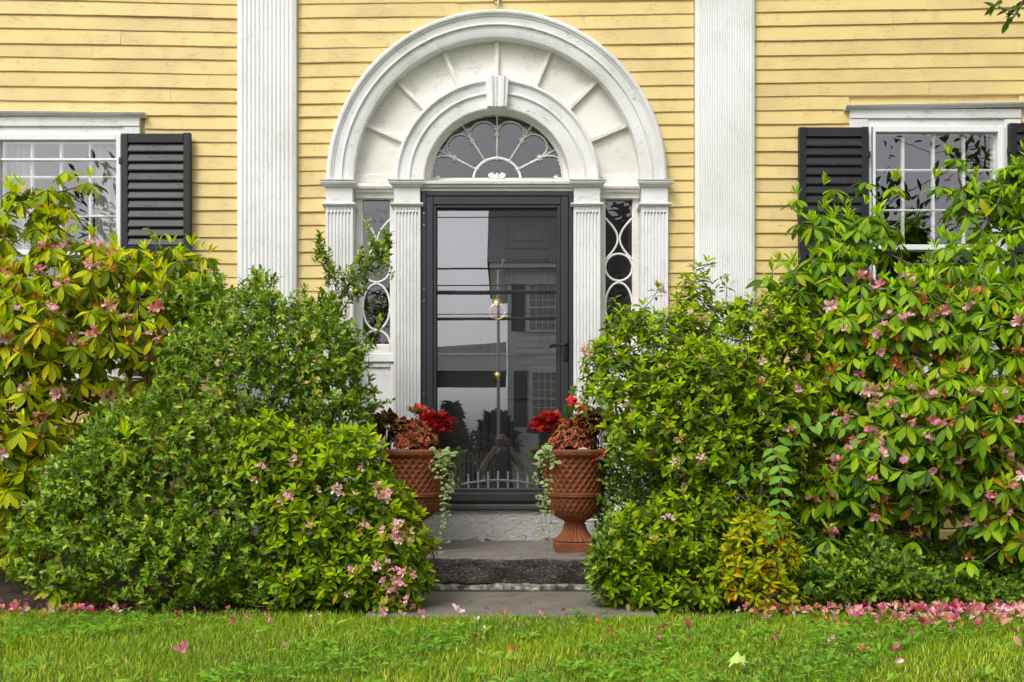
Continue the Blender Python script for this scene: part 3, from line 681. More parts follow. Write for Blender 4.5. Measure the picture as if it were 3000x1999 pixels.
# ------------------------------------------------------------------ windows and shutters
def window(px0, px1, pyt, pyb, tilt, curtain, bars):
    """px0..px1 storm frame outer edges, pyt..pyb its height; casing, cap, storm frame, sashes with muntins"""
    w=link('window', None, house)
    x0,x1,zt,zb=X(px0),X(px1),Z(pyt),Z(pyb)
    cw=R_(26)*1.0; sk=lambda x: tilt*(x-(x0+x1)/2)
    c=MB().bbox(x0-R_(54),x0-.001,-.028,.08,zb-.03,zt+R_(22),.003).bbox(x1+.001,x1+R_(48),-.028,.08,zb-.03,zt+R_(22),.003)
    part('side_casing', c, M['white_v'], w)
    h=MB().bbox(x0-R_(54)-.001,x1+R_(48)+.001,-.034,.08,zt+R_(22)+.001,zt+R_(50),.003).bbox(x0-.0005,x1+.0005,-.020,.08,zt+.0005,zt+R_(22),.003)
    part('head_casing', h, M['white_h'], w)
    zc=zt+R_(50)
    cp=[(.01,zc+.001),(-.040,zc+.001),(-.048,zc+.010),(-.062,zc+.014),(-.068,zc+.024),(-.060,zc+.028),(.01,zc+.036)]
    xa,xb=x0-R_(70),x1+R_(66); n=len(cp)
    part('cap', MB().add([(xa,y,z+sk(xa)) for y,z in cp]+[(xb,y,z+sk(xb)) for y,z in cp],[(i,i+n,(i+1)%n+n,(i+1)%n) for i in range(n)]+[tuple(range(n)),tuple(range(2*n-1,n-1,-1))]), M['white_h'], w)
    part('sill', MB().bbox(x0-R_(60),x1+R_(60),-.075,.08,zb-.062,zb-.031,.006), M['white_h'], w)
    fw=R_(20)
    f=MB().bbox(x0,x0+fw,-.036,.05,zb-.03,zt,.003).bbox(x1-fw,x1,-.036,.05,zb-.03,zt,.003).bbox(x0+fw+.0005,x1-fw-.0005,-.036,.05,zt-fw*.9,zt-.0005,.003).bbox(x0+fw+.0005,x1-fw-.0005,-.036,.05,zb-.0295,zb+.03,.003)
    for q in (0,1): f.bbox(x0+fw*.35+q*0,x0+fw*.5,-.040,-.0358,zb,zt-.01,.001)
    f.bbox(x1-fw*.5,x1-fw*.35,-.040,-.0358,zb,zt-.01,.001)
    part('storm_frame', f, M['storm'], w)
    zm=zt-(zt-zb)*.497
    part('storm_rail', MB().bbox(x0+fw+.001,x1-fw-.001,-.030,.02,zm-.018,zm+.018,.003), M['storm'], w)
    for bz in bars: part('storm_rail', MB().bbox(x0+fw+.001,x1-fw-.001,-.022,.004,Z(bz)-.008,Z(bz)+.008,.002), M['storm'], w)
    a,b2=x0+fw,x1-fw
    part('storm_glass', MB().add([(a,-.010,zm),(b2,-.010,zm),(b2,-.010,zt-fw*.9),(a,-.010,zt-fw*.9)],[(0,1,2,3)]), M['win_glass'], w)
    part('storm_glass', MB().add([(a,-.004,zb),(b2,-.004,zb),(b2,-.004,zm),(a,-.004,zm)],[(0,1,2,3)]), M['win_glass'], w)
    # sashes
    for (s0,s1,ys) in ((zm-.012,zt-.012,.010),(zb,zm+.012,.047)):
        sash=MB().box(a-.005,a+.014,ys,ys+.035,s0,s1).box(b2-.014,b2+.005,ys,ys+.035,s0,s1).box(a+.0145,b2-.0145,ys,ys+.035,s0,s0+.03).box(a+.0145,b2-.0145,ys,ys+.035,s1-.022,s1)
        part('sash', sash, M['storm'], w)
        for k in (1,2,3): part('muntin', MB().bbox(a+(b2-a)*k/4-.009,a+(b2-a)*k/4+.009,ys+.002,ys+.03,s0+.0305,s1-.0225,.005), M['white_v'], w)
        for k in (1,2): part('muntin', MB().bbox(a+.0148,b2-.0148,ys+.004,ys+.028,s0+(s1-s0)*k/3-.008,s0+(s1-s0)*k/3+.008,.005), M['white_h'], w)
    if curtain:
        for (ca,cb) in curtain:
            n=46; vs_=[];fs=[]
            for k,z in enumerate((zb-.1,zb+.5,zt-.05)):
                for i in range(n+1):
                    s_=i/n; vs_.append((ca+(cb-ca)*s_+.006*math.sin(s_*31+k), .108+.014*math.sin(s_*58+.4*k)+.008*math.sin(s_*23), z))
            for k in range(2):
                for i in range(n): fs.append((k*(n+1)+i,k*(n+1)+i+1,(k+1)*(n+1)+i+1,(k+1)*(n+1)+i))
            part('curtain', MB().add(vs_,fs), M['curtain'], w, True)
    return w
window(-15, 366, 397, 1092, -.010, [(X(255),X(352)),(X(-5),X(70))], (470,))
window(2540, 2937, 374, 1085, .018, None, ())
def shutter(px0,px1,pyt,pyb,lean,seed):
    r=random.Random(seed); s_=link('shutter', None, house)
    x0,x1,zt,zb=X(px0),X(px1),Z(pyt),Z(pyb); y0,y1=-.072,-.036; sw=R_(20)
    for (a,b2) in ((x0,x0+sw),(x1-sw,x1)): part('stile', MB().bbox(a,b2,y0,y1,zb,zt+r.uniform(-.003,.004),.003), M['shutter'], s_)
    zm=zt-(zt-zb)*.50
    for (c0,c1) in ((zt-R_(28),zt-.002),(zm-R_(20),zm+R_(20)),(zb+.001,zb+R_(34))): part('rail', MB().bbox(x0+sw+.0006,x1-sw-.0006,y0+.002,y1-.002,c0,c1,.003), M['shutter'], s_)
    for (c0,c1) in ((zm+R_(20),zt-R_(28)),(zb+R_(34),zm-R_(20))):
        n=round((c1-c0)/R_(27.3)); p=(c1-c0)/n
        for k in range(n):
            z=c0+p*(k+.5)+r.uniform(-.0015,.0015); t=.0045; tl=.0312+r.uniform(-.0012,.0012)
            # slat tilted: its front edge low, its back edge high
            pr=[(y0+.004,z-tl),(y0+.002,z-tl+2*t),(y0+.020,z+tl+1.2*t),(y0+.022,z+tl-.8*t)]
            part('slat', MB().extr_x(pr, x0+sw-.003, x1-sw+.003), M['shutter'], s_)
    # pintle hinges
    for hz in (zt-.18,zb+.18): part('hinge', MB().bbox(x1-.012 if lean>0 else x0-.012,x1+.012 if lean>0 else x0+.012,y0-.004,y0+.02,hz-.02,hz+.02,.003), M['shutter'], s_)
shutter(366,567,400,1094,-1,1); shutter(-226,-18,400,1094,1,2)
shutter(2333,2534,382,1088,1,3); shutter(2943,3148,370,1084,-1,4)

# little lamp wire and rose above the arch
part('cable_hook', MB().tube([P(1456,36,-.06),P(1457,22,-.065),P(1460,2,-.06),P(1458,-60,-.03)],.0045,6).tube([P(1446,2,-.02),P(1456,10,-.05),P(1468,4,-.02)],.003,6).tube([P(1457,-8,-.02),P(1457,-2,-.02)],.026,16), M['steel'], house, True)

# ------------------------------------------------------------------ leaves, bushes
nr = np.random.RandomState(11)
def np_mesh(name, V, Q, tint=None, luv=None, mats=(), smooth=True):
    me = bpy.data.meshes.new(name); V=np.asarray(V,np.float32); Q=np.asarray(Q,np.int32)
    me.vertices.add(len(V)); me.vertices.foreach_set('co', V.ravel())
    me.loops.add(Q.size); me.polygons.add(len(Q)); k=Q.shape[1]
    me.loops.foreach_set('vertex_index', Q.ravel())
    me.polygons.foreach_set('loop_start', np.arange(0,Q.size,k,dtype=np.int32))
    if smooth: me.polygons.foreach_set('use_smooth', np.ones(len(Q),bool))
    if tint is not None:
        a=me.attributes.new('tint','FLOAT_COLOR','POINT'); a.data.foreach_set('color', np.c_[tint,np.ones(len(tint))].astype(np.float32).ravel())
    if luv is not None:
        a=me.attributes.new('luv','FLOAT_VECTOR','POINT'); a.data.foreach_set('vector', np.c_[luv,np.zeros(len(luv))].astype(np.float32).ravel())
    for m in mats: me.materials.append(m)
    me.update(calc_edges=True); return me

def leaf_tpl(rows, fold=.25, curl=.2, wave=0.0):
    """unit leaf along +y, normal +z: rows of (v, half width)"""
    V=[];UV=[];Q=[]
    for i,(v,w) in enumerate(rows):
        z=-curl*v*v; dz=fold*w+(wave if i%2 else -wave)
        V+=[(-w,v,z+dz),(0,v,z),(w,v,z+dz)]; UV+=[(-1,v),(0,v),(1,v)]
    for i in range(len(rows)-1):
        a=3*i; Q+=[(a,a+1,a+4,a+3),(a+1,a+2,a+5,a+4)]
    return np.array(V),np.array(Q),np.array(UV)
RH_ROWS=[(0,.008),(.10,.012),(.2,.065),(.38,.145),(.58,.178),(.78,.145),(.92,.070),(1,.004)]
AZ_ROWS=[(0,.01),(.15,.06),(.42,.17),(.66,.185),(.86,.10),(1,.005)]
HO_ROWS=[(0,.02),(.2,.20),(.32,.17),(.5,.29),(.62,.20),(.8,.20),(1,.006)]
PI_ROWS=[(0,.01),(.12,.12),(.4,.24),(.7,.2),(.9,.09),(1,.01)]
CO_ROWS=[(0,.03),(.1,.20),(.28,.34),(.5,.36),(.72,.25),(.88,.12),(1,.005)]
PE_ROWS=[(0,.07),(.35,.20),(.65,.30),(.88,.22),(1,.03)]
VI_ROWS=[(0,.03),(.2,.25),(.5,.34),(.8,.2),(1,.01)]
T={'rh':[leaf_tpl(RH_ROWS,f,c) for f,c in ((.18,.10),(.3,.22),(.12,.32),(.35,.05))],
   'new':[leaf_tpl([(v,w*.75) for v,w in RH_ROWS],.5,-.05),leaf_tpl([(v,w*.65) for v,w in RH_ROWS],.7,.1)],
   'az':[leaf_tpl(AZ_ROWS,f,c) for f,c in ((.3,.05),(.5,.18),(.2,.28))],
   'ho':[leaf_tpl(HO_ROWS,f,c,w) for f,c,w in ((.25,.1,.03),(.45,.2,.05),(.15,-.05,.04))],
   'pi':[leaf_tpl(PI_ROWS,.2,.12),leaf_tpl(PI_ROWS,.3,.25)],
   'co':[leaf_tpl(CO_ROWS,.25,.3,.02),leaf_tpl(CO_ROWS,.1,.15,.03)],
   'pe':[leaf_tpl(PE_ROWS,.3,.25,.02),leaf_tpl(PE_ROWS,.5,-.1,.03)],
   'vi':[leaf_tpl(VI_ROWS,.3,.1),leaf_tpl(VI_ROWS,.15,.3)]}

def norm(a): return a/np.maximum(np.linalg.norm(a,axis=-1,keepdims=True),1e-9)
def frames(dirs, ups):
    """rotation matrices with local y along dirs and local z as near ups as possible"""
    y=norm(dirs); x=norm(np.cross(y,ups)); z=np.cross(x,y)
    return np.stack([x,y,z],axis=-1)
def vivid(p,sat=1.18,gain=1.12):
    p=np.array(p); l=p@np.array([.3,.6,.1]); q=np.clip(l[:,None]+(p-l[:,None])*sat,.004,1)*gain
    return np.where((q[:,1]>q[:,0]*.9)[:,None],q*np.array([1.14,1.05,.78]),q)
class Leaves:
    def __init__(s): s.kind=[];s.var=[];s.pal=[];s.pos=[];s.R=[];s.sc=[]
    def add(s, kind, pos, dirs, ups, scale, pal):
        m=len(pos); s.kind+=[kind]*m; s.var+=list(nr.randint(0,len(T[kind]),m)); s.pal+=list(pal)
        s.pos.append(np.asarray(pos)); s.R.append(frames(np.asarray(dirs),np.asarray(ups))); s.sc.append(np.asarray(scale))
    def arrays(s):
        return np.array(s.kind),np.array(s.var),np.array(s.pal),np.concatenate(s.pos),np.concatenate(s.R),np.concatenate(s.sc)
def join_leaves(kind,var,pal,pos,R,sc,palette):
    Vs=[];Qs=[];Cs=[];Us=[];o=0
    for k in np.unique(kind):
        for v,(tv,tq,tu) in enumerate(T[k]):
            m=(kind==k)&(var==v); n=m.sum()
            if not n: continue
            W=np.einsum('nij,kj->nki',R[m],tv)*sc[m][:,None,None]+pos[m][:,None,:]
            Vs.append(W.reshape(-1,3)); Qs.append((tq[None]+(np.arange(n)*len(tv))[:,None,None]+o).reshape(-1,4)); o+=n*len(tv)
            Cs.append(np.repeat(palette[pal[m]],len(tv),axis=0)); Us.append(np.tile(tu,(n,1)))
    return np.concatenate(Vs),np.concatenate(Qs),np.concatenate(Cs),np.concatenate(Us)

def ell(px,py,rx,ry,y,deep=None):
    """ellipsoid of foliage: centre at a photo position (in 2353-wide units) and depth y"""
    k=3000/2353; c=P(px*k,py*k,y); m=(D+y)/F*k
    return (np.array(c), np.array([rx*m, deep if deep else min(.42,.62*(rx+ry)/2*m+.08), ry*m]))
def sample_shell(ells, n, rs, back=.25, inner=.72, mind=0.0):
    wts=np.array([r[0]*r[2]+r[0]*r[1]+r[1]*r[2] for _,r in ells]); wts/=wts.sum(); out=[];nor=[];tries=0
    while len(out)<n:
        i=rs.choice(len(ells),p=wts); c,r=ells[i]; d=rs.normal(size=3); d/=np.linalg.norm(d)
        if d[1]>0 and rs.rand()>back: d[1]=-d[1]
        if d[2]<-.3 and rs.rand()<.5: d[2]=-d[2]
        t=inner+(1.02-inner)*rs.rand()**.6; p=c+d*r*t
        if p[2]<.03 or p[1]>-.10: continue
        ins=0
        for j,(c2,r2) in enumerate(ells):
            if j!=i: 
                q=(((p-c2)/r2)**2).sum()
                if q<.62: ins+=1
        if ins and rs.rand()<.75: continue
        tries+=1
        if mind and out and tries<n*14:
            if np.min(np.sum((np.array(out)-p)**2,axis=1))<mind*mind: continue
        out.append(p); nv=d/r; nor.append(nv/np.linalg.norm(nv))
    return np.array(out),np.array(nor)
def skeleton(terms, bases, rs, knee=.35):
    """joins every shoot to the nearest part of the growing plant; returns nodes, parents, loads"""
    order=np.argsort([min(np.linalg.norm(t-b)for b in bases) for t in terms])
    N=[np.array(b,float) for b in bases]; par=[-1]*len(bases); L=[0.0]*len(bases); tip=[None]*len(terms)
    A=np.zeros((len(terms)*2+len(bases)+4,3)); A[:len(N)]=N; LL=np.zeros(len(A)); cnt=len(N); par=list(par)
    for ti in order:
        t=terms[ti]; d=np.linalg.norm(A[:cnt]-t,axis=1); below=np.maximum(0,A[:cnt,2]-t[2]+.02)
        j=int(np.argmin(d+.22*LL[:cnt]+1.2*below)); q=A[j]
        mid=q+(t-q)*.5+np.array([0,0,-.10*np.linalg.norm(t-q)])+rs.normal(size=3)*.04*np.linalg.norm(t-q)
        A[cnt]=mid; par.append(j); LL[cnt]=LL[j]+d[j]/2; A[cnt+1]=t; par.append(cnt); LL[cnt+1]=LL[j]+d[j]; tip[ti]=cnt+1; cnt+=2
    load=np.zeros(cnt); 
    for i in range(cnt-1,-1,-1):
        if load[i]==0: load[i]=1
        if par[i]>=0: load[par[i]]+=load[i]
    return A[:cnt],np.array(par),load
def branch_mesh(name, A, par, load, r0, mat, rmax=.022, minload=0, sides=5):
    idx=[i for i in range(len(A)) if par[i]>=0 and load[i]>minload]
    a=A[par[idx]]; b_=A[idx]; ra=np.minimum(rmax,r0*load[par[idx]]**.42); rb=np.minimum(rmax,r0*load[idx]**.42); ra=np.minimum(ra,rb*1.35)
    t=norm(b_-a); u=norm(np.cross(t,np.array([.13,.31,.94]))); w=np.cross(t,u); V=[];k=sides
    for e,rr in ((a,ra),(b_,rb)):
        for i in range(k):
            an=2*math.pi*i/k; V.append(e+(u*math.cos(an)+w*math.sin(an))*rr[:,None])
    V=np.stack(V,1); n=len(idx); base=np.arange(n)[:,None]*2*k
    Q=np.concatenate([np.stack([base[:,0]+i,base[:,0]+(i+1)%k,base[:,0]+k+(i+1)%k,base[:,0]+k+i],1) for i in range(k)])
    return np_mesh(name,V.reshape(-1,3),Q,mats=(mat,))
def grow_branches(b,A,par,load,r0,mat,rmax):
    root=np.arange(len(A))
    for i in range(len(A)):
        if par[i]>=0: root[i]=root[par[i]]
    for r in np.unique(root):
        keep=root==r
        if keep.sum()<2: continue
        p2=np.where(keep,par,-1); link('branch',branch_mesh('branch',A,p2,load,r0,mat,rmax),b)
BUSH=[]           # everything gathered first, then the leaves that show largest become objects
def whorl(L, kind, p, axis, n, e0, e1, size, pal, rs, ps=.02, sv=.25):
    ax=axis/np.linalg.norm(axis); u=np.cross(ax,[.21,.37,.9]); u/=np.linalg.norm(u); w=np.cross(ax,u)
    ph=rs.rand()*6.28+np.arange(n)*2.39996+rs.normal(size=n)*.15; el=e0+(e1-e0)*rs.rand(n)
    rad=u[None]*np.cos(ph)[:,None]+w[None]*np.sin(ph)[:,None]
    dirs=rad*np.cos(el)[:,None]+ax[None]*np.sin(el)[:,None]; ups=ax[None]*np.cos(el)[:,None]-rad*np.sin(el)[:,None]
    ups=ups+rs.normal(size=(n,3))*.18
    L.add(kind, p[None]+dirs*.004+ax[None]*(rs.rand(n)-.5)[:,None]*ps, dirs, ups, size*(1-sv+2*sv*rs.rand(n)), pal)

# ---- flower meshes, shared
PINKS=np.array([lin(242,190,208),lin(232,156,188),lin(248,216,224),lin(222,120,146),lin(222,122,60),lin(238,170,136),lin(190,60,98),lin(214,150,200),lin(196,88,44),lin(238,196,180)])
def blossom(L, c, ax, size, pals, rs, e=(.35,.75), n=5):
    whorl(L,'pe',c,ax,n,e[0],e[1],size,rs.choice(pals,n),rs,ps=.0,sv=.15)
def strands(pts_fn, n, rs):
    mb=MB()
    for _ in range(n): mb.tube(pts_fn(rs), .0011, 3, cap=False)
    return mb
def truss_mesh(name, seed, nb, pals, size, spread, nst, wilt):
    rs=np.random.RandomState(seed); L=Leaves()
    for k in range(nb):
        d=rs.normal(size=3); d[2]=abs(d[2])*.6+.15-wilt*.7*rs.rand(); d/=np.linalg.norm(d)
        blossom(L,d*spread*(.6+.6*rs.rand()),d,size*(.8+.4*rs.rand()),pals,rs,(.55,1.25) if wilt and rs.rand()<.8 else (.3,.8))
    V,Q,C,U=join_leaves(*L.arrays(),PINKS)
    if nst:
        def cur(rs):
            d=rs.normal(size=3); d[2]=abs(d[2])*.4+.2; d/=np.linalg.norm(d); l=.035+.025*rs.rand()
            return [d*l*t+np.array([0,0,.03*t*t*(1 if rs.rand()<.7 else -1)]) for t in (.15,.4,.7,1)]
        mb=strands(cur,nst,rs); o=len(V); V=np.concatenate([V,np.array(mb.v)]); Q=np.concatenate([Q,np.array(mb.f)+o])
        cc=np.tile(PINKS[4]*.55+np.array([.06,.05,0]),(len(mb.v),1)); C=np.concatenate([C,cc]); U=np.concatenate([U,np.tile([[.5,.5]],(len(mb.v),1))])
    return np_mesh(name,V,Q,C,U,(M['petal'],))
RH_TRUSS=[truss_mesh('truss',1,4,[0,2,0,1],.040,.028,4,0),truss_mesh('truss',2,3,[0,1,9],.036,.026,7,.6),truss_mesh('truss',3,2,[4,5,9],.026,.018,9,1),
          truss_mesh('truss',4,1,[4,8],.022,.014,10,1),truss_mesh('truss',5,3,[1,3,5],.034,.022,5,.8),truss_mesh('truss',6,2,[7,1,0],.036,.02,3,.5),truss_mesh('truss',7,3,[4,5,3],.028,.02,6,1)]
AZ_TRUSS=[truss_mesh('blossoms',21,3,[0,2,0,1],.021,.016,0,0),truss_mesh('blossoms',22,4,[0,1,0],.020,.02,3,0),truss_mesh('blossoms',23,1,[2,0],.022,.006,2,0),truss_mesh('blossoms',24,2,[0,5,9],.02,.014,4,.6),truss_mesh('blossoms',25,6,[0,2,1,0],.021,.026,3,0)]

def flowers_on(b, pts, axes, meshes, wts, rs, scale=(.8,1.2)):
    for p,a in zip(pts,axes):
        o=bpy.data.objects.new('flower', meshes[rs.choice(len(meshes),p=wts)]); COL.objects.link(o); o.parent=b; o.matrix_parent_inverse=Matrix.Translation(-b.location)
        q=Vector(a).to_track_quat('Z','Y'); s_=rs.uniform(*scale)
        o.matrix_basis=Matrix.LocRotScale(Vector(p),q@Matrix.Rotation(rs.rand()*6.28,3,'Z').to_quaternion(),(s_,s_,s_))

def make_bush(name,label,cat,ells,n,kind,palette,wts,seed,bases,fl=None,group=None,mat=None,promote=300,extra=None,**kw):
    rs=np.random.RandomState(seed); palette=vivid(palette,1.16,kw.get('gain',1.12)); wts=np.array(wts)/sum(wts)
    b=thing(name,label,cat,tuple(np.mean(bases,axis=0)),group)
    L=Leaves(); terms,nor=sample_shell(ells,n,rs,kw.get('back',.25),kw.get('inner',.7),kw.get('mind',{'rhodo':.080,'azalea':.060,'holly':.055}[kind]))
    if 'fill' in kw:
        t2,n2=sample_shell(ells,kw['fill'],rs,.6,.15); t2=t2+(0,.06,0); terms=np.concatenate([terms,t2]); nor=np.concatenate([nor,n2])
    if extra is not None: terms=np.concatenate([terms,extra]); nor=np.concatenate([nor,np.tile([[0,-.3,1.0]],(len(extra),1))])
    A,par,load=skeleton(terms,bases,rs); pk=lambda m: rs.choice(len(palette),m,p=wts)
    fpts=[];fax=[]
    light=kw.get('light',None)
    if kind=='rhodo':
        for p,nv in zip(terms,nor):
            ax=.62*nv*np.array([1,1,.4])+np.array([0,-.20,.95])+rs.normal(size=3)*.18; ax/=np.linalg.norm(ax); m=rs.randint(8,13); s_=kw.get('size',.118)
            whorl(L,'rh',p,ax,m,-.72,-.18,s_,pk(m),rs,ps=.014,sv=.15)
            if rs.rand()<kw.get('new',.4):
                m2=rs.randint(3,7); nl=kw['newpal']; u=ax*.5+np.array([0,-.05,.9]); 
                for _ in range(rs.randint(1,3)):
                    off=rs.normal(size=3)*.022; off[2]=abs(off[2])+.015
                    whorl(L,'new',p+off,u+rs.normal(size=3)*.25,m2,.75,1.30,.070,rs.choice(nl,m2),rs,ps=.01)
            if rs.rand()<kw.get('bloom',.4): fpts.append(p+ax*.022+np.array([0,-.01,.006])); fax.append(ax)
    elif kind=='azalea':
        for p,nv in zip(terms,nor):
            ax=.7*nv*np.array([1,1,.6])+np.array([0,-.25,.8])+rs.normal(size=3)*.28; ax/=np.linalg.norm(ax); s_=kw.get('size',.050)
            m=rs.randint(5,9); nl=kw['newpal']
            whorl(L,'az',p,ax,m,-.25,.45,s_,pk(m),rs,ps=.012)
            if rs.rand()<kw.get('new',.75):
                m2=rs.randint(4,8); whorl(L,'az',p+ax*.014,ax,m2,.5,1.15,s_*.82,rs.choice(nl,m2),rs,ps=.01)
            m3=rs.randint(2,5); whorl(L,'az',p-ax*.028,ax,m3,-.4,.3,s_*.95,pk(m3),rs,ps=.03)
            if rs.rand()<kw.get('bloom',.1): fpts.append(p+ax*.02); fax.append(ax)
    elif kind=='holly':
        P_=[];Dr=[];Up=[]
        for p,nv in zip(terms,nor):
            ax=nv*np.array([.9,.8,.5])+np.array([0,-.15,.55])+rs.normal(size=3)*.45; ax/=np.linalg.norm(ax); ln=kw.get('twig',.13)*(.6+.8*rs.rand()); m=int(ln/.0078)
            u=np.cross(ax,[.2,.3,.9]); u/=np.linalg.norm(u); w=np.cross(ax,u)
            for k in range(m):
                t=k/m; an=k*2.4+rs.rand()*.5; rd=u*math.cos(an)+w*math.sin(an); e=.5+.35*t+rs.normal()*.15
                P_.append(p+ax*ln*(t-.75)); dd=rd*math.cos(e)+ax*math.sin(e); Dr.append(dd); Up.append(ax*math.cos(e)-rd*math.sin(e)+np.array([0,-.15,.45])+rs.normal(size=3)*.35)
            # side sprigs
        P_=np.array(P_); s_=kw.get('size',.034); L.add('ho',P_,np.array(Dr),np.array(Up),s_*(.65+.6*rs.rand(len(P_))),pk(len(P_)))
    BUSH.append(dict(b=b,L=L,pal=palette,mat=mat,promote=promote,name=name))
    grow_branches(b,A,par,load,kw.get('r0',.0022),M[kw.get('bark','bark')],kw.get('rmax',.02))
    if fl and fpts:
        fpts=np.array(fpts); fax=np.array(fax)
        sel=np.argsort(fpts[:,1])[:kw.get('maxfl',300)]
        flowers_on(b,fpts[sel],fax[sel],fl[0],fl[1],rs,kw.get('fscale',(.8,1.2)))
    return b,terms,rs

def g(px,py,y): return np.array(P(px*3000/2353,py*3000/2353,y))
def base(px,y,dx=0.0): return np.array([X(px*3000/2353,y)+dx,y,0.0])
AZ_PAL=[lin(96,124,26),lin(118,146,30),lin(76,104,28),lin(132,154,34),lin(60,86,26),lin(140,128,36),lin(92,96,34)]
AZ_NEW=[7,8,9]; AZ_PAL+= [lin(150,178,38),lin(134,166,34),lin(164,186,52)]
AZ_W=[5,4,4,2,3,.6,1,0,0,0]
RHL_PAL=[lin(150,160,24),lin(128,144,24),lin(104,124,26),lin(170,170,36),lin(186,160,34),lin(82,102,26),lin(190,130,30),lin(60,80,26), lin(164,188,40),lin(144,176,36)]
RHL_W=[4.5,5,5,1.8,.3,3.5,.12,2,0,0]
RHR_PAL=[lin(110,142,44),lin(94,128,40),lin(76,110,38),lin(128,156,58),lin(140,150,40),lin(62,92,34),lin(170,130,40),lin(46,72,30), lin(146,182,48),lin(128,168,40)]
RHR_W=[5,5,4,3.5,1.6,2.4,.12,1.4,0,0]
HO_PAL=[lin(92,122,48),lin(112,142,58),lin(74,106,44),lin(138,160,76),lin(150,166,70),lin(54,82,38),lin(170,166,60),lin(110,134,80)]
HO_W=[5,5,4,3,1.6,3,.3,1]
HOL_PAL=[lin(92,120,40),lin(110,136,44),lin(74,102,38),lin(130,146,50),lin(140,140,48),lin(56,82,34)]

# left rhododendron (yellow-green, behind the holly)
e=[ell(95,480,80,55,-.75),ell(60,570,120,90,-.85),ell(190,640,190,95,-.85),ell(400,640,95,75,-.65),ell(110,780,200,150,-1.05),ell(260,800,170,120,-.95),ell(60,980,130,150,-1.15),ell(40,1110,110,120,-1.2),ell(-120,800,190,330,-1.0),ell(-330,850,200,330,-1.0),ell(340,720,150,100,-.8),ell(40,1250,60,60,-1.15),ell(230,900,160,110,-.9),ell(150,1080,130,110,-.95)]
ex=np.array([g(285,1028,-1.62),g(130,1350,-1.66),g(150,395,-.8),g(205,420,-.75),g(120,440,-.8),g(30,440,-.8),g(470,590,-.7),g(60,1260,-1.4),g(350,1015,-1.4)])
rhl,_,_=make_bush('rhododendron','yellow-green rhododendron with wilting pink trusses rising before the left window','shrub',e,420,'rhodo',RHL_PAL,RHL_W,41,
    [base(40,-.75),base(-140,-.8),base(150,-.6),base(-320,-.8)],fl=(RH_TRUSS,[.12,.18,.2,.24,.1,.08,.08]),mat=M['leaf_dry'],extra=ex,newpal=[8,9,3],gain=1.42,bloom=.62,new=.62,size=.102,inner=.74,fill=330,fscale=(.6,.95),r0=.0028,rmax=.024)
# right rhododendron
e=[ell(1955,550,115,58,-.8),ell(1890,530,60,40,-.8),ell(2255,500,80,95,-.75),ell(2330,440,45,60,-.75),ell(2230,625,110,75,-.95),ell(1890,670,120,85,-.95),ell(2050,760,200,120,-1.1),ell(2260,800,150,150,-1.15),ell(1990,900,120,105,-1.2),ell(2150,960,185,115,-1.35),ell(2310,1000,110,145,-1.3),ell(2060,1080,160,90,-1.35),ell(2250,1130,120,90,-1.35),ell(1960,1150,100,75,-1.3),ell(2340,1250,60,70,-1.4),ell(1880,1020,110,110,-1.05),ell(1860,1140,110,70,-1.0),ell(1870,800,90,80,-.9),ell(2050,1160,140,70,-1.2),ell(2200,1080,180,100,-1.0),ell(2520,800,200,360,-1.1)]
ex=np.array([g(2225,1290,-1.62),g(1905,1240,-1.5),g(2100,1240,-1.4),g(2200,365,-.8),g(2160,430,-.8),g(2050,430,-.8),g(1990,420,-.8),g(1915,435,-.8),g(1830,460,-.85),g(2345,360,-.8),g(2320,1180,-1.5),g(2000,1110,-1.5),g(1760,640,-1.0)])
rhr,_,_=make_bush('rhododendron','tall mid-green rhododendron with pink and orange fading flowers before the right window','shrub',e,600,'rhodo',RHR_PAL,RHR_W,42,
    [base(2150,-.8),base(2050,-.6),base(2260,-.75),base(2480,-.8)],fl=(RH_TRUSS,[.09,.17,.2,.22,.14,.06,.12]),mat=M['leaf'],extra=ex,newpal=[8,9,3],gain=1.30,bloom=.70,new=.60,size=.100,inner=.76,fill=300,fscale=(.6,1.0),r0=.003,rmax=.026)
# left holly: a wide, loose mass of small spiny leaves
e=[ell(600,770,140,110,-.95),ell(700,830,130,130,-.95),ell(520,880,170,150,-1.1),ell(745,970,100,110,-1.0),ell(400,1050,210,160,-1.3),ell(260,1150,180,140,-1.42),ell(190,1270,165,120,-1.5),ell(400,1280,220,130,-1.5),ell(600,1180,170,160,-1.35),ell(640,1340,150,80,-1.45),ell(420,720,70,80,-.9),ell(600,680,40,55,-.85),ell(480,680,45,45,-.85),ell(720,720,60,50,-.85),ell(800,830,50,60,-.85),ell(820,930,45,70,-.8),ell(700,1000,110,90,-1.0),ell(300,1050,150,90,-1.2)]
ex=np.concatenate([np.array([g(700+(885-700)*t,790+(552-790)*t,-.62) for t in np.linspace(.2,1,9)]),np.array([g(735+8*i,555+22*i,-.66) for i in range(4)]),np.array([g(700+(885-700)*t+20*math.sin(t*97),790+(552-790)*t+22*math.cos(t*61),-.64) for t in np.linspace(.15,1,34)]),np.array([g(735+26*t+9*math.sin(t*77),545+95*t,-.66) for t in np.linspace(0,1,8)]),np.array([g(860,555,-.6),g(895,565,-.6),g(845,520,-.6),g(880,590,-.6),g(825,600,-.6),g(800,640,-.6),g(820,760,-.6),g(870,740,-.6),g(600,625,-.9),g(590,640,-.9),g(480,640,-.9),g(350,540,-.85),g(890,925,-.5),g(860,935,-.5),g(760,690,-.7),g(840,770,-.6)])])
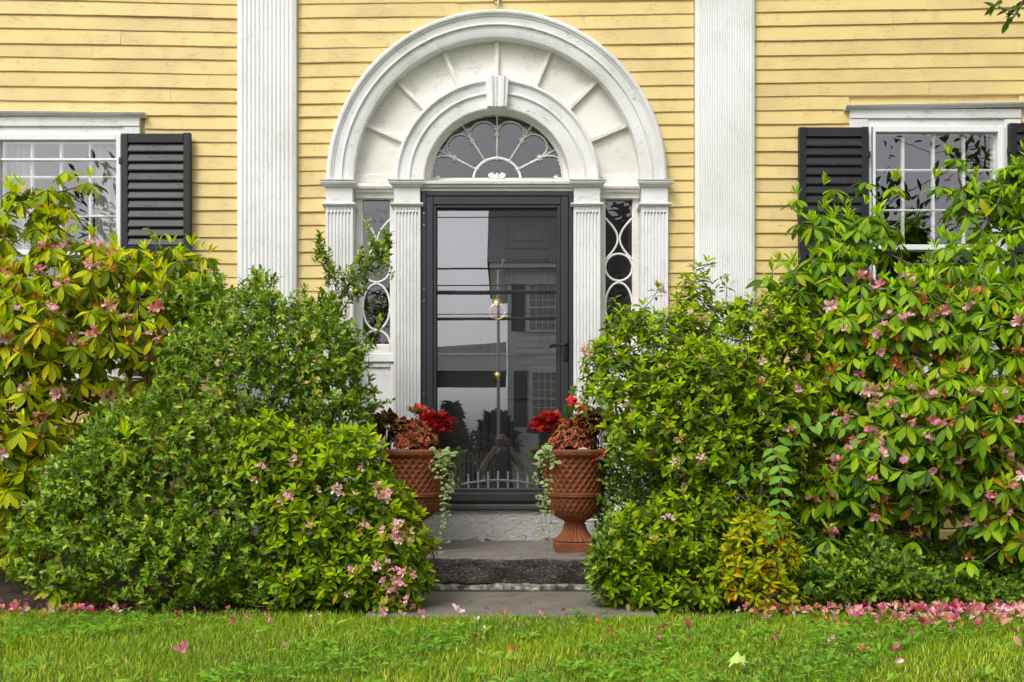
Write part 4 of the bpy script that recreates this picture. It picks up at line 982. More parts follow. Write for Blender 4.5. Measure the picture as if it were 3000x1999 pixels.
hol,_,_=make_bush('holly_bush','wide dark-green holly bush of small spiny leaves left of the doorway','shrub',e,1150,'holly',HO_PAL,HO_W,43,
    [base(520,-1.1),base(600,-.8),base(400,-1.2),base(680,-.8)],mat=M['leaf_holly'],extra=ex,size=.036,twig=.15,r0=.0014,rmax=.014,bark='redtwig',promote=0,inner=.74,back=.3,fill=650,gain=1.34)
lead=MB().tube([base(640,-.85),g(690,1000,-.85),g(735,800,-.72),g(800,690,-.66),g(885,552,-.62)],lambda t:.011-.0085*t,6).tube([g(790,705,-.66),g(762,640,-.66),g(735,548,-.66)],.0035,5,.0015)
part('leading_stem',lead,M['redtwig'],hol,True)
# left azalea
e=[ell(640,1060,105,85,-1.5,.2),ell(600,1000,55,50,-1.45,.14),ell(790,1070,100,90,-1.5,.2),ell(850,1170,85,110,-1.52,.2),ell(720,1190,125,105,-1.55,.22),ell(900,1290,95,105,-1.55,.22),ell(800,1310,120,95,-1.56,.23),ell(860,1385,105,42,-1.6,.18),ell(700,1330,60,60,-1.55,.2),ell(915,1190,45,60,-1.45,.16)]
azl,_,_=make_bush('azalea','rounded bright green azalea with pink blossom clusters hiding the left terracotta urn','shrub',e,400,'azalea',AZ_PAL,AZ_W,44,[base(760,-1.55),base(860,-1.55)],
    fl=(AZ_TRUSS,[.3,.3,.2,.08,.12]),mat=M['leaf_soft'],newpal=AZ_NEW,bloom=.0,r0=.0016,rmax=.012,size=.054,fill=170)
rs_=np.random.RandomState(3)
FP=[(905,1215,-1.80,4),(925,1245,-1.82,4),(915,1225,-1.80,1),(885,1225,-1.8,1),(875,1300,-1.84,4),(935,1320,-1.84,4),(905,1315,-1.84,1),(900,1340,-1.85,4),(920,1350,-1.85,1),(900,1365,-1.86,1),(940,1385,-1.86,1),(885,1400,-1.86,4),(880,1420,-1.86,1),(815,1310,-1.86,1),(835,1215,-1.86,1),(710,1215,-1.86,1),(680,1060,-1.86,1),(600,1075,-1.82,0),(590,1100,-1.82,2),(660,1145,-1.85,1),(650,1150,-1.85,2),(775,1125,-1.84,0),(785,1130,-1.84,2),(880,1130,-1.8,4),(895,1140,-1.8,0),(870,1150,-1.8,2),(815,1140,-1.84,2),(930,1205,-1.8,2),(725,1130,-1.86,2),(795,1365,-1.86,2),(830,1075,-1.8,2),(940,1225,-1.8,2)]
for (px,py,y,m) in FP: flowers_on(azl,[g(px,py,-1.79+.06*(py<1130))],[(rs_.normal()*.2,-.8,.4)],[AZ_TRUSS[m]],[1.0],rs_,(.85,1.15))
# right azalea
e=[ell(1600,690,45,55,-1.0),ell(1620,740,70,50,-1.0),ell(1460,780,75,75,-1.1),ell(1420,890,85,80,-1.2),ell(1560,810,110,95,-1.1),ell(1630,900,140,115,-1.3),ell(1750,790,110,105,-1.1),ell(1780,940,115,90,-1.3),ell(1490,1000,95,85,-1.3),ell(1620,1040,120,80,-1.35),ell(1820,710,60,60,-1.0),ell(1850,840,85,95,-1.05),ell(1760,1060,120,90,-1.2),ell(1400,840,60,60,-1.2),ell(1700,1150,120,70,-1.2),ell(1850,960,60,80,-1.2),ell(1620,950,190,140,-.8)]
ex=np.array([g(1625,610,-1.05),g(1600,620,-1.05),g(1655,640,-1.05),g(1410,690,-1.15),g(1510,670,-1.1),g(1670,660,-1.0),g(1345,830,-1.15)])
azr,_,_=make_bush('azalea','tall lime-green azalea with reddish stems right of the black storm door','shrub',e,820,'azalea',AZ_PAL,AZ_W,45,[base(1620,-1.25),base(1560,-1.2),base(1720,-1.2)],
    fl=(AZ_TRUSS,[.3,.15,.35,.15,.05]),mat=M['leaf_soft'],extra=ex,newpal=AZ_NEW,bloom=.05,maxfl=46,r0=.0022,rmax=.018,size=.052,inner=.74,fill=420)
e=[ell(1500,1240,110,80,-1.5,.22),ell(1450,1330,95,70,-1.52,.22),ell(1590,1340,120,75,-1.5,.24),ell(1560,1250,100,80,-1.45,.24),ell(1500,1390,110,30,-1.56,.18),ell(1600,1170,100,60,-1.4,.22),ell(1680,1240,60,70,-1.4,.2)]
az3,_,_=make_bush('azalea','low green azalea at the right edge of the stone path below the urn','shrub',e,300,'azalea',AZ_PAL,[4,4,4,1,4,.3,1,.0,.0,.0],46,[base(1540,-1.55),base(1470,-1.6)],
    fl=(AZ_TRUSS,[.3,.15,.35,.15,.05]),mat=M['leaf_soft'],newpal=[7,8,3],bloom=.03,r0=.0016,rmax=.012,size=.050,fill=120)
YA_PAL=[lin(148,158,38),lin(164,168,44),lin(122,142,38),lin(186,150,44),lin(186,110,44),lin(104,124,34),lin(184,180,64)]
e=[ell(1750,1270,85,75,-1.66,.14),ell(1745,1210,50,32,-1.66,.1),ell(1770,1370,65,45,-1.68,.12),ell(1690,1320,40,50,-1.66,.1)]
ya,_,_=make_bush('azalea','small yellowing azalea with orange-tinted leaves in front of the right shrubs','shrub',e,95,'azalea',YA_PAL,[4,3,4,1,.6,2,1],47,[base(1750,-1.72)],mat=M['leaf_soft'],newpal=[0,2,6],bloom=0,r0=.0014,rmax=.008,size=.046)
# dark small-leaved holly between the right urn and the azalea, low holly under the right rhododendron
e=[ell(1440,1070,75,80,-.62,.2),ell(1420,1160,70,70,-.6,.2),ell(1500,1130,80,90,-.8,.25),ell(1560,1100,80,120,-.9)]
ex=np.array([g(1320,895,-.7),g(1340,900,-.7),g(1370,905,-.7),g(1360,1040,-.62),g(1370,1010,-.62)])
h2,_,_=make_bush('holly_bush','dark small-leaved holly squeezed between the right terracotta urn and the azalea','shrub',e,420,'holly',HO_PAL,[4,3,5,1,.3,5,.1,1],48,[base(1500,-.65)],mat=M['leaf_holly'],extra=ex,size=.030,twig=.12,r0=.0013,rmax=.012,promote=0)
e=[ell(1900,1340,90,60,-1.6),ell(2020,1330,120,65,-1.55),ell(1990,1270,60,45,-1.45),ell(2150,1370,90,45,-1.5),ell(2280,1380,90,45,-1.5),ell(1400,1290,50,60,-1.6,.15)]
h3,_,_=make_bush('holly_bush','low dark holly thicket under the right rhododendron beside fallen petals','shrub',e[:5]+[ell(2250,1300,110,60,-1.2),ell(2100,1290,90,50,-1.1),ell(1850,1260,60,70,-1.2),ell(2010,1240,90,50,-1.0)],800,'holly',HO_PAL,[4,4,4,1,.5,4,.1,1],49,[base(1900,-1.55),base(2020,-1.5),base(2160,-1.45),base(2280,-1.45)],mat=M['leaf_holly'],size=.036,twig=.13,r0=.0013,rmax=.010,promote=0,gain=1.2)
h4,_,_=make_bush('holly_bush','small holly sprig beside the doorstep at the foot of the low azalea','shrub',e[5:],90,'holly',HO_PAL,HO_W,50,[base(1420,-1.58)],mat=M['leaf_holly'],size=.034,twig=.12,r0=.0013,rmax=.008,promote=0)

# pinnate sapling (two arching sprays of paired leaflets)
sap=thing('ash_sapling','young sapling with two sprays of paired pale green leaflets amid the right shrubs','sapling',tuple(base(1790,-1.45)))
L=Leaves(); mb=MB(); rs_=np.random.RandomState(8); SPAL=np.array([lin(118,172,50),lin(100,154,46),lin(134,184,70)])
def spray(pts,n,size):
    pts=[np.array(p) for p in pts]; mb.tube(pts,.0022,5,.0012)
    for k in range(n):
        t=.18+.82*k/(n-1)*.98; i=min(int(t*(len(pts)-1)),len(pts)-2); f_=t*(len(pts)-1)-i; p=pts[i]*(1-f_)+pts[i+1]*f_; tn=norm(pts[i+1]-pts[i]); sd=norm(np.cross(tn,[0,-1,.25]))
        for sg in (-1,1):
            d=sd*sg+tn*.45+rs_.normal(size=3)*.12; L.add('pi',[p],[d],[[rs_.normal()*.25,-.75,.65+rs_.normal()*.2]],[size*(1-.35*t)*(.9+.2*rs_.rand())],[rs_.randint(3)])
    L.add('pi',[pts[-1]],[norm(pts[-1]-pts[-2])],[[0,-.7,.7]],[size*.7],[0])
spray([g(1800,1080,-1.55),g(1830,1000,-1.62),g(1875,968,-1.72),g(1940,985,-1.80),g(2000,1030,-1.86)],8,.082)
spray([g(1760,1010,-1.55),g(1785,1040,-1.66),g(1795,1100,-1.74),g(1795,1170,-1.78),g(1775,1225,-1.80)],9,.08)
spray([g(1690,1130,-1.5),g(1700,1090,-1.6),g(1735,1080,-1.66),g(1775,1095,-1.7)],5,.06)
mb.tube([base(1790,-1.45),g(1790,1250,-1.45),g(1785,1130,-1.5),g(1800,1080,-1.55)],.006,6,.0025).tube([g(1785,1130,-1.5),g(1770,1060,-1.5),g(1760,1010,-1.55)],.003,6).tube([g(1788,1200,-1.48),g(1740,1170,-1.48),g(1690,1130,-1.5)],.003,6)
part('stem',mb,M['bark'],sap,True)
BUSH.append(dict(b=sap,L=L,pal=SPAL,mat=M['leaf_soft'],promote=300,name='ash_sapling'))

# ------------------------------------------------------------------ urns and what grows in them
def urn(loc):
    u=thing('garden_urn','','urn',loc)
    cx,cy,z0=loc; mb=MB()
    # lattice body: two families of diagonal ropes stand proud of the clay
    prof=[(.060,.176),(.085,.186),(.118,.208),(.142,.236),(.156,.268),(.163,.300),(.165,.324),(.166,.345),(.168,.380),(.171,.42),(.176,.46),(.183,.50),(.190,.535),(.193,.556)]
    zz=[p[1] for p in prof]; rr=[p[0] for p in prof]
    zs_=np.linspace(.178,.556,110); fine=[(float(np.interp(z,zz,rr)),float(z)) for z in zs_]
    NL=28
    def lat(a,z):
        if .322<z<.352: return .0
        ph=(z-.178)*17.5
        d=.0
        for sg in (1,-1):
            t=((a*NL/(2*math.pi))+sg*ph)%1.0; t=abs(t-.5)*2
            d=max(d, .010*max(0,1-((1-t)/.42)**2)**.5 if (1-t)<.42 else 0)
        k=min(1,(z-.178)/.03)
        return d*k*(.55+.45*min(1,(z-.17)/.2))-.004
    part('body', mb.lathe(fine,(cx,cy,z0),176,lat), M['terracotta'], u, True)
    part('band', MB().lathe([(.150,.318),(.170,.322),(.177,.328),(.178,.334),(.174,.338),(.178,.342),(.176,.349),(.168,.353),(.150,.355)],(cx,cy,z0),64,lambda a,z:.0012*math.sin(a*44)), M['terracotta'], u, True)
    rim=part('rim', MB().lathe([(.185,.552),(.197,.556),(.207,.566),(.214,.575),(.2165,.596),(.2155,.602),(.208,.606),(.196,.606),(.190,.598),(.186,.575)],(cx,cy,z0),72), M['terracotta'], u, True)
    eg=MB()
    for k in range(30):                        # egg-shaped scrolls round the rim
        a=2*math.pi*k/30; c=Vector((cx+.2155*math.cos(a),cy+.2155*math.sin(a),z0+.585)); tx=Vector((-math.sin(a),math.cos(a),0)); rad=Vector((math.cos(a),math.sin(a),0))
        eg.tube([c+tx*(.016*math.cos(t))+Vector((0,0,.010*math.sin(t)))+rad*.0005 for t in [2.6+5.2*i/12 for i in range(13)]],.0028,5)
    part('scrollwork', eg, M['terracotta'], rim, True)
    part('soil', MB().lathe([(.01,.585),(.19,.582)],(cx,cy,z0),32), M['soil'], u, True)
    st=[(.118,.060),(.120,.066),(.112,.074),(.094,.086),(.079,.102),(.068,.120),(.060,.140),(.056,.158),(.057,.168),(.066,.172),(.068,.178),(.062,.182),(.05,.186)]
    part('stem', MB().lathe([(float(np.interp(z,[s_[1] for s_ in st],[s_[0] for s_ in st])),float(z)) for z in np.linspace(.06,.186,40)],(cx,cy,z0),264,
        lambda a,z: (.009*abs(math.sin(a*11))*(1 if z<.163 else 0)) ), M['terracotta'], u, True)
    pz=MB(); b_=.122
    pz.add([(cx-b_,cy-b_,z0),(cx+b_,cy-b_,z0),(cx+b_,cy+b_,z0),(cx-b_,cy+b_,z0),(cx-b_-.003,cy-b_-.003,z0+.05),(cx+b_+.003,cy-b_-.003,z0+.05),(cx+b_+.003,cy+b_+.003,z0+.05),(cx-b_-.003,cy+b_+.003,z0+.05),(cx-b_+.004,cy-b_+.004,z0+.058),(cx+b_-.004,cy-b_+.004,z0+.058),(cx+b_-.004,cy+b_-.004,z0+.058),(cx-b_+.004,cy+b_-.004,z0+.058)],
        [(0,3,2,1),(0,1,5,4),(1,2,6,5),(2,3,7,6),(3,0,4,7),(4,5,9,8),(5,6,10,9),(6,7,11,10),(7,4,8,11),(8,9,10,11)])
    part('foot', pz, M['terracotta'], u)
    return u
UZ=.192; UY=-.60
uL=urn((X(1208,UY),UY,UZ)); uL['label']='terracotta lattice urn at the left of the doorstep, its foot hidden by azalea'; uL['group']='terracotta urns flanking the door'
uR=uL.copy(); COL.objects.link(uR); uR.location=(X(1684,UY),UY,UZ); uR['label']='terracotta lattice urn standing fully visible on the right of the doorstep'
for ch in list(uL.children):
    c=ch.copy(); COL.objects.link(c); c.parent=uR; c.matrix_parent_inverse=Matrix.Translation(-uL.location)
    for sc in ch.children:
        c2=sc.copy(); COL.objects.link(c2); c2.parent=c; c2.matrix_parent_inverse=Matrix.Identity(4)
ZR=UZ+.598
CO_PAL=np.array([lin(146,12,44),lin(116,10,36),lin(176,22,58),lin(90,12,30),lin(150,34,36),lin(72,16,28)])
RED_PAL=np.array([lin(158,8,24),lin(132,6,22),lin(184,18,30),lin(104,6,20),lin(196,66,36)])
DK_PAL=np.array([lin(104,18,32),lin(80,16,28),lin(124,24,38),lin(60,18,24)])
BE_PAL=np.array([lin(96,130,36),lin(80,112,34),lin(220,30,40),lin(235,60,80)])
VI_PAL=np.array([lin(110,150,60),lin(96,136,54),lin(130,166,80)])
def dome(name,label,c,r,n,kind,size,pal,mat,seed,seedpts=0,up=.5,droop=-.2,promote=150,w=None,rad=None):
    rs=np.random.RandomState(seed); t=thing(name,label,'plant',(c[0],c[1],ZR)); L=Leaves(); st=MB()
    for k in range(n):
        d=rs.normal(size=3); d[2]=abs(d[2])*.9+.02
        if d[1]>0 and rs.rand()<.5: d[1]=-d[1]
        d/=np.linalg.norm(d); p=np.array(c)+d*np.array(rad if rad is not None else r)*(.72+.3*rs.rand())
        dr=d*.8+np.array([0,-.25,droop])+rs.normal(size=3)*.3; L.add(kind,[p],[dr],[d*.7+np.array([0,-.35,up])+rs.normal(size=3)*.2],[size*(.7+.6*rs.rand())],[rs.choice(len(pal),p=w)])
        if k%5==0: st.tube([np.array([c[0],c[1],ZR-.02])+rs.normal(size=3)*.01,np.array(c)*.4+p*.6,p],.0022,4,.0012)
    part('stem',st,M['redtwig'],t,True)
    BUSH.append(dict(b=t,L=L,pal=np.array(pal),mat=mat,promote=promote,name=name))
    return t
def at(px,py,dy=0): 
    y=UY+dy; return np.array(P(px,py,y))
for side,sg in (('left',1),('right',-1)):
    ux=1208 if sg>0 else 1684; g_='plants in the two urns'
    q=lambda dx,py,dy=0: at(ux+sg*dx,py,dy)
    dome('coleus','crimson coleus with lime leaf edges mounded in the middle of the %s urn'%side, q(8,1300,-.06), None, 560,'co',.040,CO_PAL,M['coleus'],60+sg,w=[.3,.2,.25,.1,.1,.05],rad=[.12,.11,.135],droop=-.75)
    dome('coleus','dark maroon broad-leaved coleus at the %s side of the %s urn'%('left' if sg>0 else 'right',side), q(-72 if sg>0 else -60,1268 if sg>0 else 1256,.0), None, 170,'co',.066,DK_PAL,M['coleus'],64+sg,rad=[.13,.11,.09],droop=-.25,up=.7)
    dome('celosia','fiery red plume-leaved plant beside the door glass in the %s urn'%side, q(66 if sg>0 else 72,1262,.0), None, 150,'co',.050,RED_PAL,M['petal'],68+sg,w=[.35,.25,.2,.12,.08],rad=[.075,.065,.085],droop=.1)
    bg_=dome('begonia','green-leaved begonia with scarlet blooms at the back of the %s urn'%side, q(10,1225 if sg>0 else 1225,.06), None, 12,'co',.062,BE_PAL[:2],M['leaf_soft'],72+sg,rad=[.05,.05,.05],droop=.3)
    L=Leaves(); rs=np.random.RandomState(75+sg)
    for dx,py in ((25,1203),(38,1206),(15,1198),(30,1212)) if sg>0 else ((-5,1186),(-25,1192),(-15,1199),(10,1175)):
        for _ in range(2): blossom(L,q(dx*1.0+rs.normal()*5,py+rs.normal()*4,.03),np.array([rs.normal()*.4,-.8,.5]),.030,[2,3],rs,(.2,.6),4)
    for dx,py in ((-55,1345),(-30,1350),(-10,1342),(-80,1330),(55,1352)): blossom(L,q(dx,py,-.17),np.array([rs.normal()*.4,-.8,.5]),.022,[2,3],rs,(.2,.6),4)
    V,Q,C,U=join_leaves(*L.arrays(),BE_PAL); link('flower',np_mesh('begonia_flower',V,Q,C,U,(M['petal'],)),bg_)
    # trailing vinca
    vt=thing('vinca_vine','variegated vinca trailing over the door side of the %s urn rim'%side,'vine',tuple(q(95,1330,-.1)))
    L=Leaves(); mb=MB(); rs=np.random.RandomState(80+sg)
    trails=[(88,1345,100,1600,-.16),(105,1340,112,1490,-.1),(112,1335,118,1440,-.05),(98,1345,104,1570,-.18),(80,1352,92,1650,-.2)] if sg>0 else [(88,1330,95,1510,-.14),(105,1335,100,1580,-.1),(118,1340,112,1470,-.05),(98,1340,75,1600,-.2),(70,1345,78,1640,-.22),(-100,1400,-118,1600,-.12),(-108,1400,-104,1540,-.05)]
    for (ax_,ay,bx,by,dy) in trails:
        n=int((by-ay)/13)+5; pts=[]
        for k in range(n+1):
            t=k/n; pts.append(q(ax_*(.55+.45*min(1,t*5))+(bx-ax_)*t+5*math.sin(t*7+ax_), ay-22*math.sin(min(1,t*4)*math.pi)*.6+(by-ay)*t, dy-.05*min(1,t*4)))
        mb.tube(pts,.0016,4,.0009)
        for k in range(1,n+1):
            if k/n>.62 and rs.rand()<.45: continue
            for s2 in (-1,1):
                if rs.rand()<.48: continue
                d=np.array([s2*.9,-.3,-.2])+rs.normal(size=3)*.45; L.add('vi',[pts[k]],[d],[[rs.normal()*.3,-.7,.6]],[.031*(.6+.6*rs.rand())*(1-.4*k/n)],[rs.randint(3)])
    for k in range(26):
        p=q(85+rs.normal()*16,1330+rs.normal()*14,-.17+rs.normal()*.02); L.add('vi',[p],[rs.normal(size=3)*[1,.4,.5]+[.3*sg,-.2,0]],[[rs.normal()*.3,-.7,.7]],[.045*(.8+.4*rs.rand())],[rs.randint(3)])
    for k in range(7):
        p=q(-85+rs.normal()*16,1340+rs.normal()*10,-.16); L.add('vi',[p],[rs.normal(size=3)*[1,.4,.5]],[[rs.normal()*.3,-.7,.7]],[.05],[rs.randint(3)])
    part('stem',mb,M['redtwig'],vt,True)
    BUSH.append(dict(b=vt,L=L,pal=VI_PAL,mat=M['vinca'],promote=200,name='vinca'))

# ------------------------------------------------------------------ tree leaning in from the right (its twig shows top right, its crown in the panes)
tr=thing('shade_tree','leafy tree whose twig hangs into the upper right corner','tree',(6.6,-3.4,0))
rs_=np.random.RandomState(90); mb=MB()
mb.tube([(6.6,-3.4,-.05),(6.62,-3.38,.8),(6.55,-3.4,1.9),(6.4,-3.4,3.0),(6.2,-3.3,4.2),(6.1,-3.2,5.6)],lambda t:.15*(1-.55*t)+.04*max(0,.15-t)/.15,12)
part('trunk',mb,M['bark'],tr,True)
tm=[]
for _ in range(240):
    d=rs_.normal(size=3); d/=np.linalg.norm(d); p=np.array([5.5,-3.3,4.7])+d*np.array([2.2,1.4,1.35])*(.5+.5*rs_.rand()**.5)
    dd=D+p[1]
    if p[0]<.56*dd+.25 and p[2]<.86+.4507*dd+.25: continue
    tm.append(p)
tw=[np.array(P(px,py,-2.2)) for px,py in ((2925,20),(2955,30),(2965,55),(2985,25),(3005,-10),(3060,-60))]
A,par,load=skeleton(np.array(tm+tw),[np.array([6.5,-3.4,2.4]),np.array([6.12,-3.2,5.2]),np.array([6.35,-3.4,3.3])],rs_)
grow_branches(tr,A,par,load,.0035,M['bark'],.05)
L=Leaves()
for p in tm:
    for _ in range(11): L.add('pi',[p+rs_.normal(size=3)*.12],[rs_.normal(size=3)+[0,0,-.3]],[[rs_.normal()*.4,-.2,1]],[.09*(.7+.6*rs_.rand())],[rs_.randint(3)])
for p in tw[:5]:
    for _ in range(4): L.add('pi',[p+rs_.normal(size=3)*.012],[rs_.normal(size=3)+[-.9,0,-.5]],[[rs_.normal()*.4,-.6,.6]],[.052*(.8+.4*rs_.rand())],[rs_.randint(3)])
BUSH.append(dict(b=tr,L=L,pal=np.array([lin(70,104,30),lin(54,86,28),lin(92,124,36)]),mat=M['leaf_soft'],promote=24,name='shade_tree'))

# ------------------------------------------------------------------ turn the gathered leaves into objects: the largest shown singly, the rest joined
allp=[];alld=[];size=[]
for b in BUSH:
    k,v,pl,ps,R,sc=b['arr']=b['L'].arrays(); mid=ps+R[:,:,1]*sc[:,None]*.55; dep=D+mid[:,1]
    b['px']=CX+mid[:,0]*F/dep; b['py']=CY-(mid[:,2]-ZC)*F/dep; b['dep']=dep
    b['area']=sc*sc*(np.abs(R[:,1,2])+.25)*(F/dep)**2
cell=22; zb_={}
for b in BUSH:
    for x,y,d_ in zip((b['px']//cell).astype(int),(b['py']//cell).astype(int),b['dep']):
        if zb_.get((x,y),99)>d_: zb_[(x,y)]=d_
for b in BUSH:
    k,v,pl,ps,R,sc=b['arr']; prom=np.zeros(len(k),bool)
    if b['promote']:
        near=np.array([zb_[(x,y)] for x,y in zip((b['px']//cell).astype(int),(b['py']//cell).astype(int))])
        vis=(b['dep']<near+.05)&(b['px']>0)&(b['px']<3000)&(b['py']>0)&(b['py']<1999)
        sc_=np.where(vis,b['area'],b['area']*.02); prom[np.argsort(-sc_)[:b['promote']]]=True
        if len(k)<=b['promote']+20: prom[:]=True
        cache={}
        for i in np.where(prom)[0]:
            key=(k[i],v[i],pl[i])
            if key not in cache:
                tv,tq,tu=T[k[i]][v[i]]; cache[key]=np_mesh('leaf',tv,tq,np.tile(b['pal'][pl[i]],(len(tv),1)),tu,(b['mat'],))
            o=bpy.data.objects.new('leaf',cache[key]); COL.objects.link(o); o.parent=b['b']; o.matrix_parent_inverse=Matrix.Translation(-b['b'].location)
            mt=np.eye(4); mt[:3,:3]=R[i]*sc[i]; mt[:3,3]=ps[i]; o.matrix_basis=Matrix(mt.tolist())
    m=~prom
    if m.any():
        V,Q,C,U=join_leaves(k[m],v[m],pl[m],ps[m],R[m],sc[m],b['pal'])
        o=link('foliage',np_mesh('foliage',V,Q,C,U,(b['mat'],)),b['b']); o['kind']='stuff'

# ------------------------------------------------------------------ lawn: blades, clover, weeds, fallen petals
def patch(x,y,s):    # smooth pseudo-noise for where the grass is yellower, taller, thinner
    return .5+.25*np.sin(x*2.1*s+1.3)*np.cos(y*2.7*s+.4)+.25*np.sin(x*4.7*s-y*3.9*s+2.0)
def grass(n, x0,x1,y0,y1, hmin,hmax, wid, seed, edge=None):
    rs=np.random.RandomState(seed); x=x0+(x1-x0)*rs.rand(n); y=y0+(y1-y0)*rs.rand(n)
    if edge: 
        keep=(y<edge+.10*rs.normal(size=n)*.6+.06*np.sin(x*5)) & ~((x>-.67)&(x<.75)&(y>-1.80)); x,y=x[keep],y[keep]; n=len(x)
    t=patch(x,y,1.6); h=(hmin+(hmax-hmin)*rs.rand(n))*(.65+.6*patch(x,y,1.7)); an=rs.rand(n)*6.28; lean=.25+.55*rs.rand(n)
    lx,ly=np.cos(an)*lean*h,np.sin(an)*lean*h; sx,sy=-np.sin(an+rs.normal(size=n)*.6)*wid,np.cos(an)*wid; w=.7+.6*rs.rand(n)
    zg=np.where(y<-4.6,-(np.clip(-4.6-y,0,.6))*.15-np.clip(-5.2-y,0,1)*.69,0)
    V=np.zeros((n,6,3))
    for k,(f_,ww) in enumerate(((0,1),(.55,.85),(1,.08))):
        cx=x+lx*f_**1.6; cy=y+ly*f_**1.6; cz=zg+h*f_*(1-.2*f_*lean)
        V[:,2*k]=np.stack([cx-sx*ww*w,cy-sy*ww*w,cz],1); V[:,2*k+1]=np.stack([cx+sx*ww*w,cy+sy*ww*w,cz],1)
    Q=np.concatenate([np.array([[0,1,3,2],[2,3,5,4]])[None]+(np.arange(n)*6)[:,None,None]]).reshape(-1,4)
    pal=vivid(np.array([lin(112,148,36),lin(132,164,42),lin(92,126,32),lin(160,180,64),lin(186,184,100),lin(204,196,136)]),1.08,1.25)
    pi=np.where(rs.rand(n)<.05+.30*t**1.5,rs.choice([3,4,5],n,p=[.5,.35,.15]),rs.choice([0,1,2],n)); c=pal[pi]*(.85+.3*rs.rand(n))[:,None]*(1+np.clip(patch(x+3.1,y-1.7,1.4)-.5,-.4,.5)[:,None]*np.array([.55,.25,-.1]))
    return V.reshape(-1,3),Q,np.repeat(c,6,axis=0),np.tile(np.array([[-1,0],[1,0],[-1,.5],[1,.5],[-1,1],[1,1]]),(n,1))
parts_=[grass(125000,-2.6,2.6,-3.5,-1.55,.012,.038,.0013,1,-1.72),grass(26000,-6,6,-6.0,-3.5,.03,.06,.003,2),grass(7000,-6,-2.6,-3.5,-1.6,.03,.06,.0028,3,-1.72),grass(7000,2.6,6,-3.5,-1.6,.03,.06,.0028,4,-1.72)]
Vs=[];Qs=[];Cs=[];Us=[];o_=0
for V,Q,C,U in parts_: Vs.append(V);Qs.append(Q+o_);Cs.append(C);Us.append(U);o_+=len(V)
go=link('grass',np_mesh('grass',np.concatenate(Vs),np.concatenate(Qs),np.concatenate(Cs),np.concatenate(Us),(M['grass'],)))
tag(go,'uneven mown grass with yellowish straw blades across the front lawn','grass','stuff')
# clover and broad weeds in the turf
rs_=np.random.RandomState(31); L=Leaves()
for _ in range(2200):
    x=rs_.uniform(-2.3,2.6); y=-1.78-1.5*rs_.rand()
    if patch(np.array(x),np.array(y),.8)+(.25 if x>.3 else -.05)<.55: continue
    p=np.array([x,y,.022+.022*rs_.rand()]); whorl(L,'vi',p,np.array([rs_.normal()*.15,-.12,1]),3,-.1,.3,.017+.010*rs_.rand(),rs_.choice([0,1,2],3),rs_,ps=.0)
for _ in range(75):
    x=rs_.uniform(-.6,2.6) if rs_.rand()<.8 else rs_.uniform(-2.2,0); y=-2.05-1.2*rs_.rand(); p=np.array([x,y,.012]); m=rs_.randint(4,8)
    whorl(L,'rh',p,np.array([rs_.normal()*.2,-.1,1]),m,.15,.6,.052*(.7+.5*rs_.rand()),rs_.choice([0,1,3],m),rs_,ps=.0)
V,Q,C,U=join_leaves(*L.arrays(),np.array([lin(112,164,44),lin(132,180,54),lin(92,144,40),lin(150,190,66)]))
wo_=link('weeds',np_mesh('weeds',V,Q,C,U,(M['leaf_soft'],))); tag(wo_,'clover and broad-leaved weeds growing through the lawn','weeds','stuff')
# fallen rhododendron petals
rs_=np.random.RandomState(32); L=Leaves(); FPAL=np.array([lin(236,160,190),lin(222,120,160),lin(244,206,214),lin(206,100,124),lin(228,146,124),lin(170,76,84),lin(214,164,138)])
def scatter(n,f,z0=.012,size=.023):
    for _ in range(n):
        x,y=f(); 
        if -.6<x<.75 and y>-1.75: continue
        z=z0+(.014+.024*rs_.rand())*(y<-1.72); c=np.array([x,y,z])
        m=rs_.choice([1,2,4,5],p=[.3,.25,.25,.2]); ax=np.array([rs_.normal()*.7,-.4+rs_.normal()*.6,.7])
        whorl(L,'pe',c,ax,m,.45,1.35,size*(.7+.6*rs_.rand()),np.full(m,rs_.choice(7)),rs_,ps=.0)
def right_bed():
    x=1.05+2.2*rs_.rand()**.62; return x,-1.66-abs(rs_.normal())*(.14+.20*(x-1.0))
scatter(500,right_bed,.018,.027)
scatter(60,lambda:(rs_.uniform(1.3,3.2),-1.75-abs(rs_.normal())*.42),.014)
scatter(150,lambda:(rs_.uniform(1.2,3.2),-1.3-.5*rs_.rand()))
scatter(230,lambda:(-3.3+1.55*rs_.rand()**1.6,-1.45-.30*rs_.rand()-abs(rs_.normal())*.07),.012,.026)
scatter(90,lambda:(rs_.uniform(-3.3,-1.9),-1.2-.5*rs_.rand()))
scatter(46,lambda:(rs_.uniform(-2.2,2.4),-1.85-abs(rs_.normal())*.4),.03,.026)
V,Q,C,U=join_leaves(*L.arrays(),FPAL); fo=link('fallen_petals',np_mesh('fallen_petals',V,Q,C,U,(M['petal'],))); tag(fo,'pink and salmon petals fallen on the grass beneath the rhododendrons','petals','stuff')
# dead leaves and bits on path and step
L=Leaves(); rs_=np.random.RandomState(33)
for _ in range(46):
    if rs_.rand()<.7: p=np.array([rs_.uniform(-.5,.6),rs_.uniform(-1.75,-1.1),.022])
    else: p=np.array([rs_.uniform(-.45,.35),rs_.uniform(-.8,-.1),.197])
    L.add('az',[p],[[rs_.normal(),rs_.normal(),.02]],[[rs_.normal()*.3,rs_.normal()*.3,1]],[.016+.016*rs_.rand()],[rs_.randint(4)])
V,Q,C,U=join_leaves(*L.arrays(),np.array([lin(190,110,50),lin(150,110,60),lin(120,140,40),lin(220,150,150)])); lo=link('leaf_litter',np_mesh('leaf_litter',V,Q,C,U,(M['leaf_soft'],))); tag(lo,'dry leaf scraps scattered on the doorstep and stone path','leaf litter','stuff')
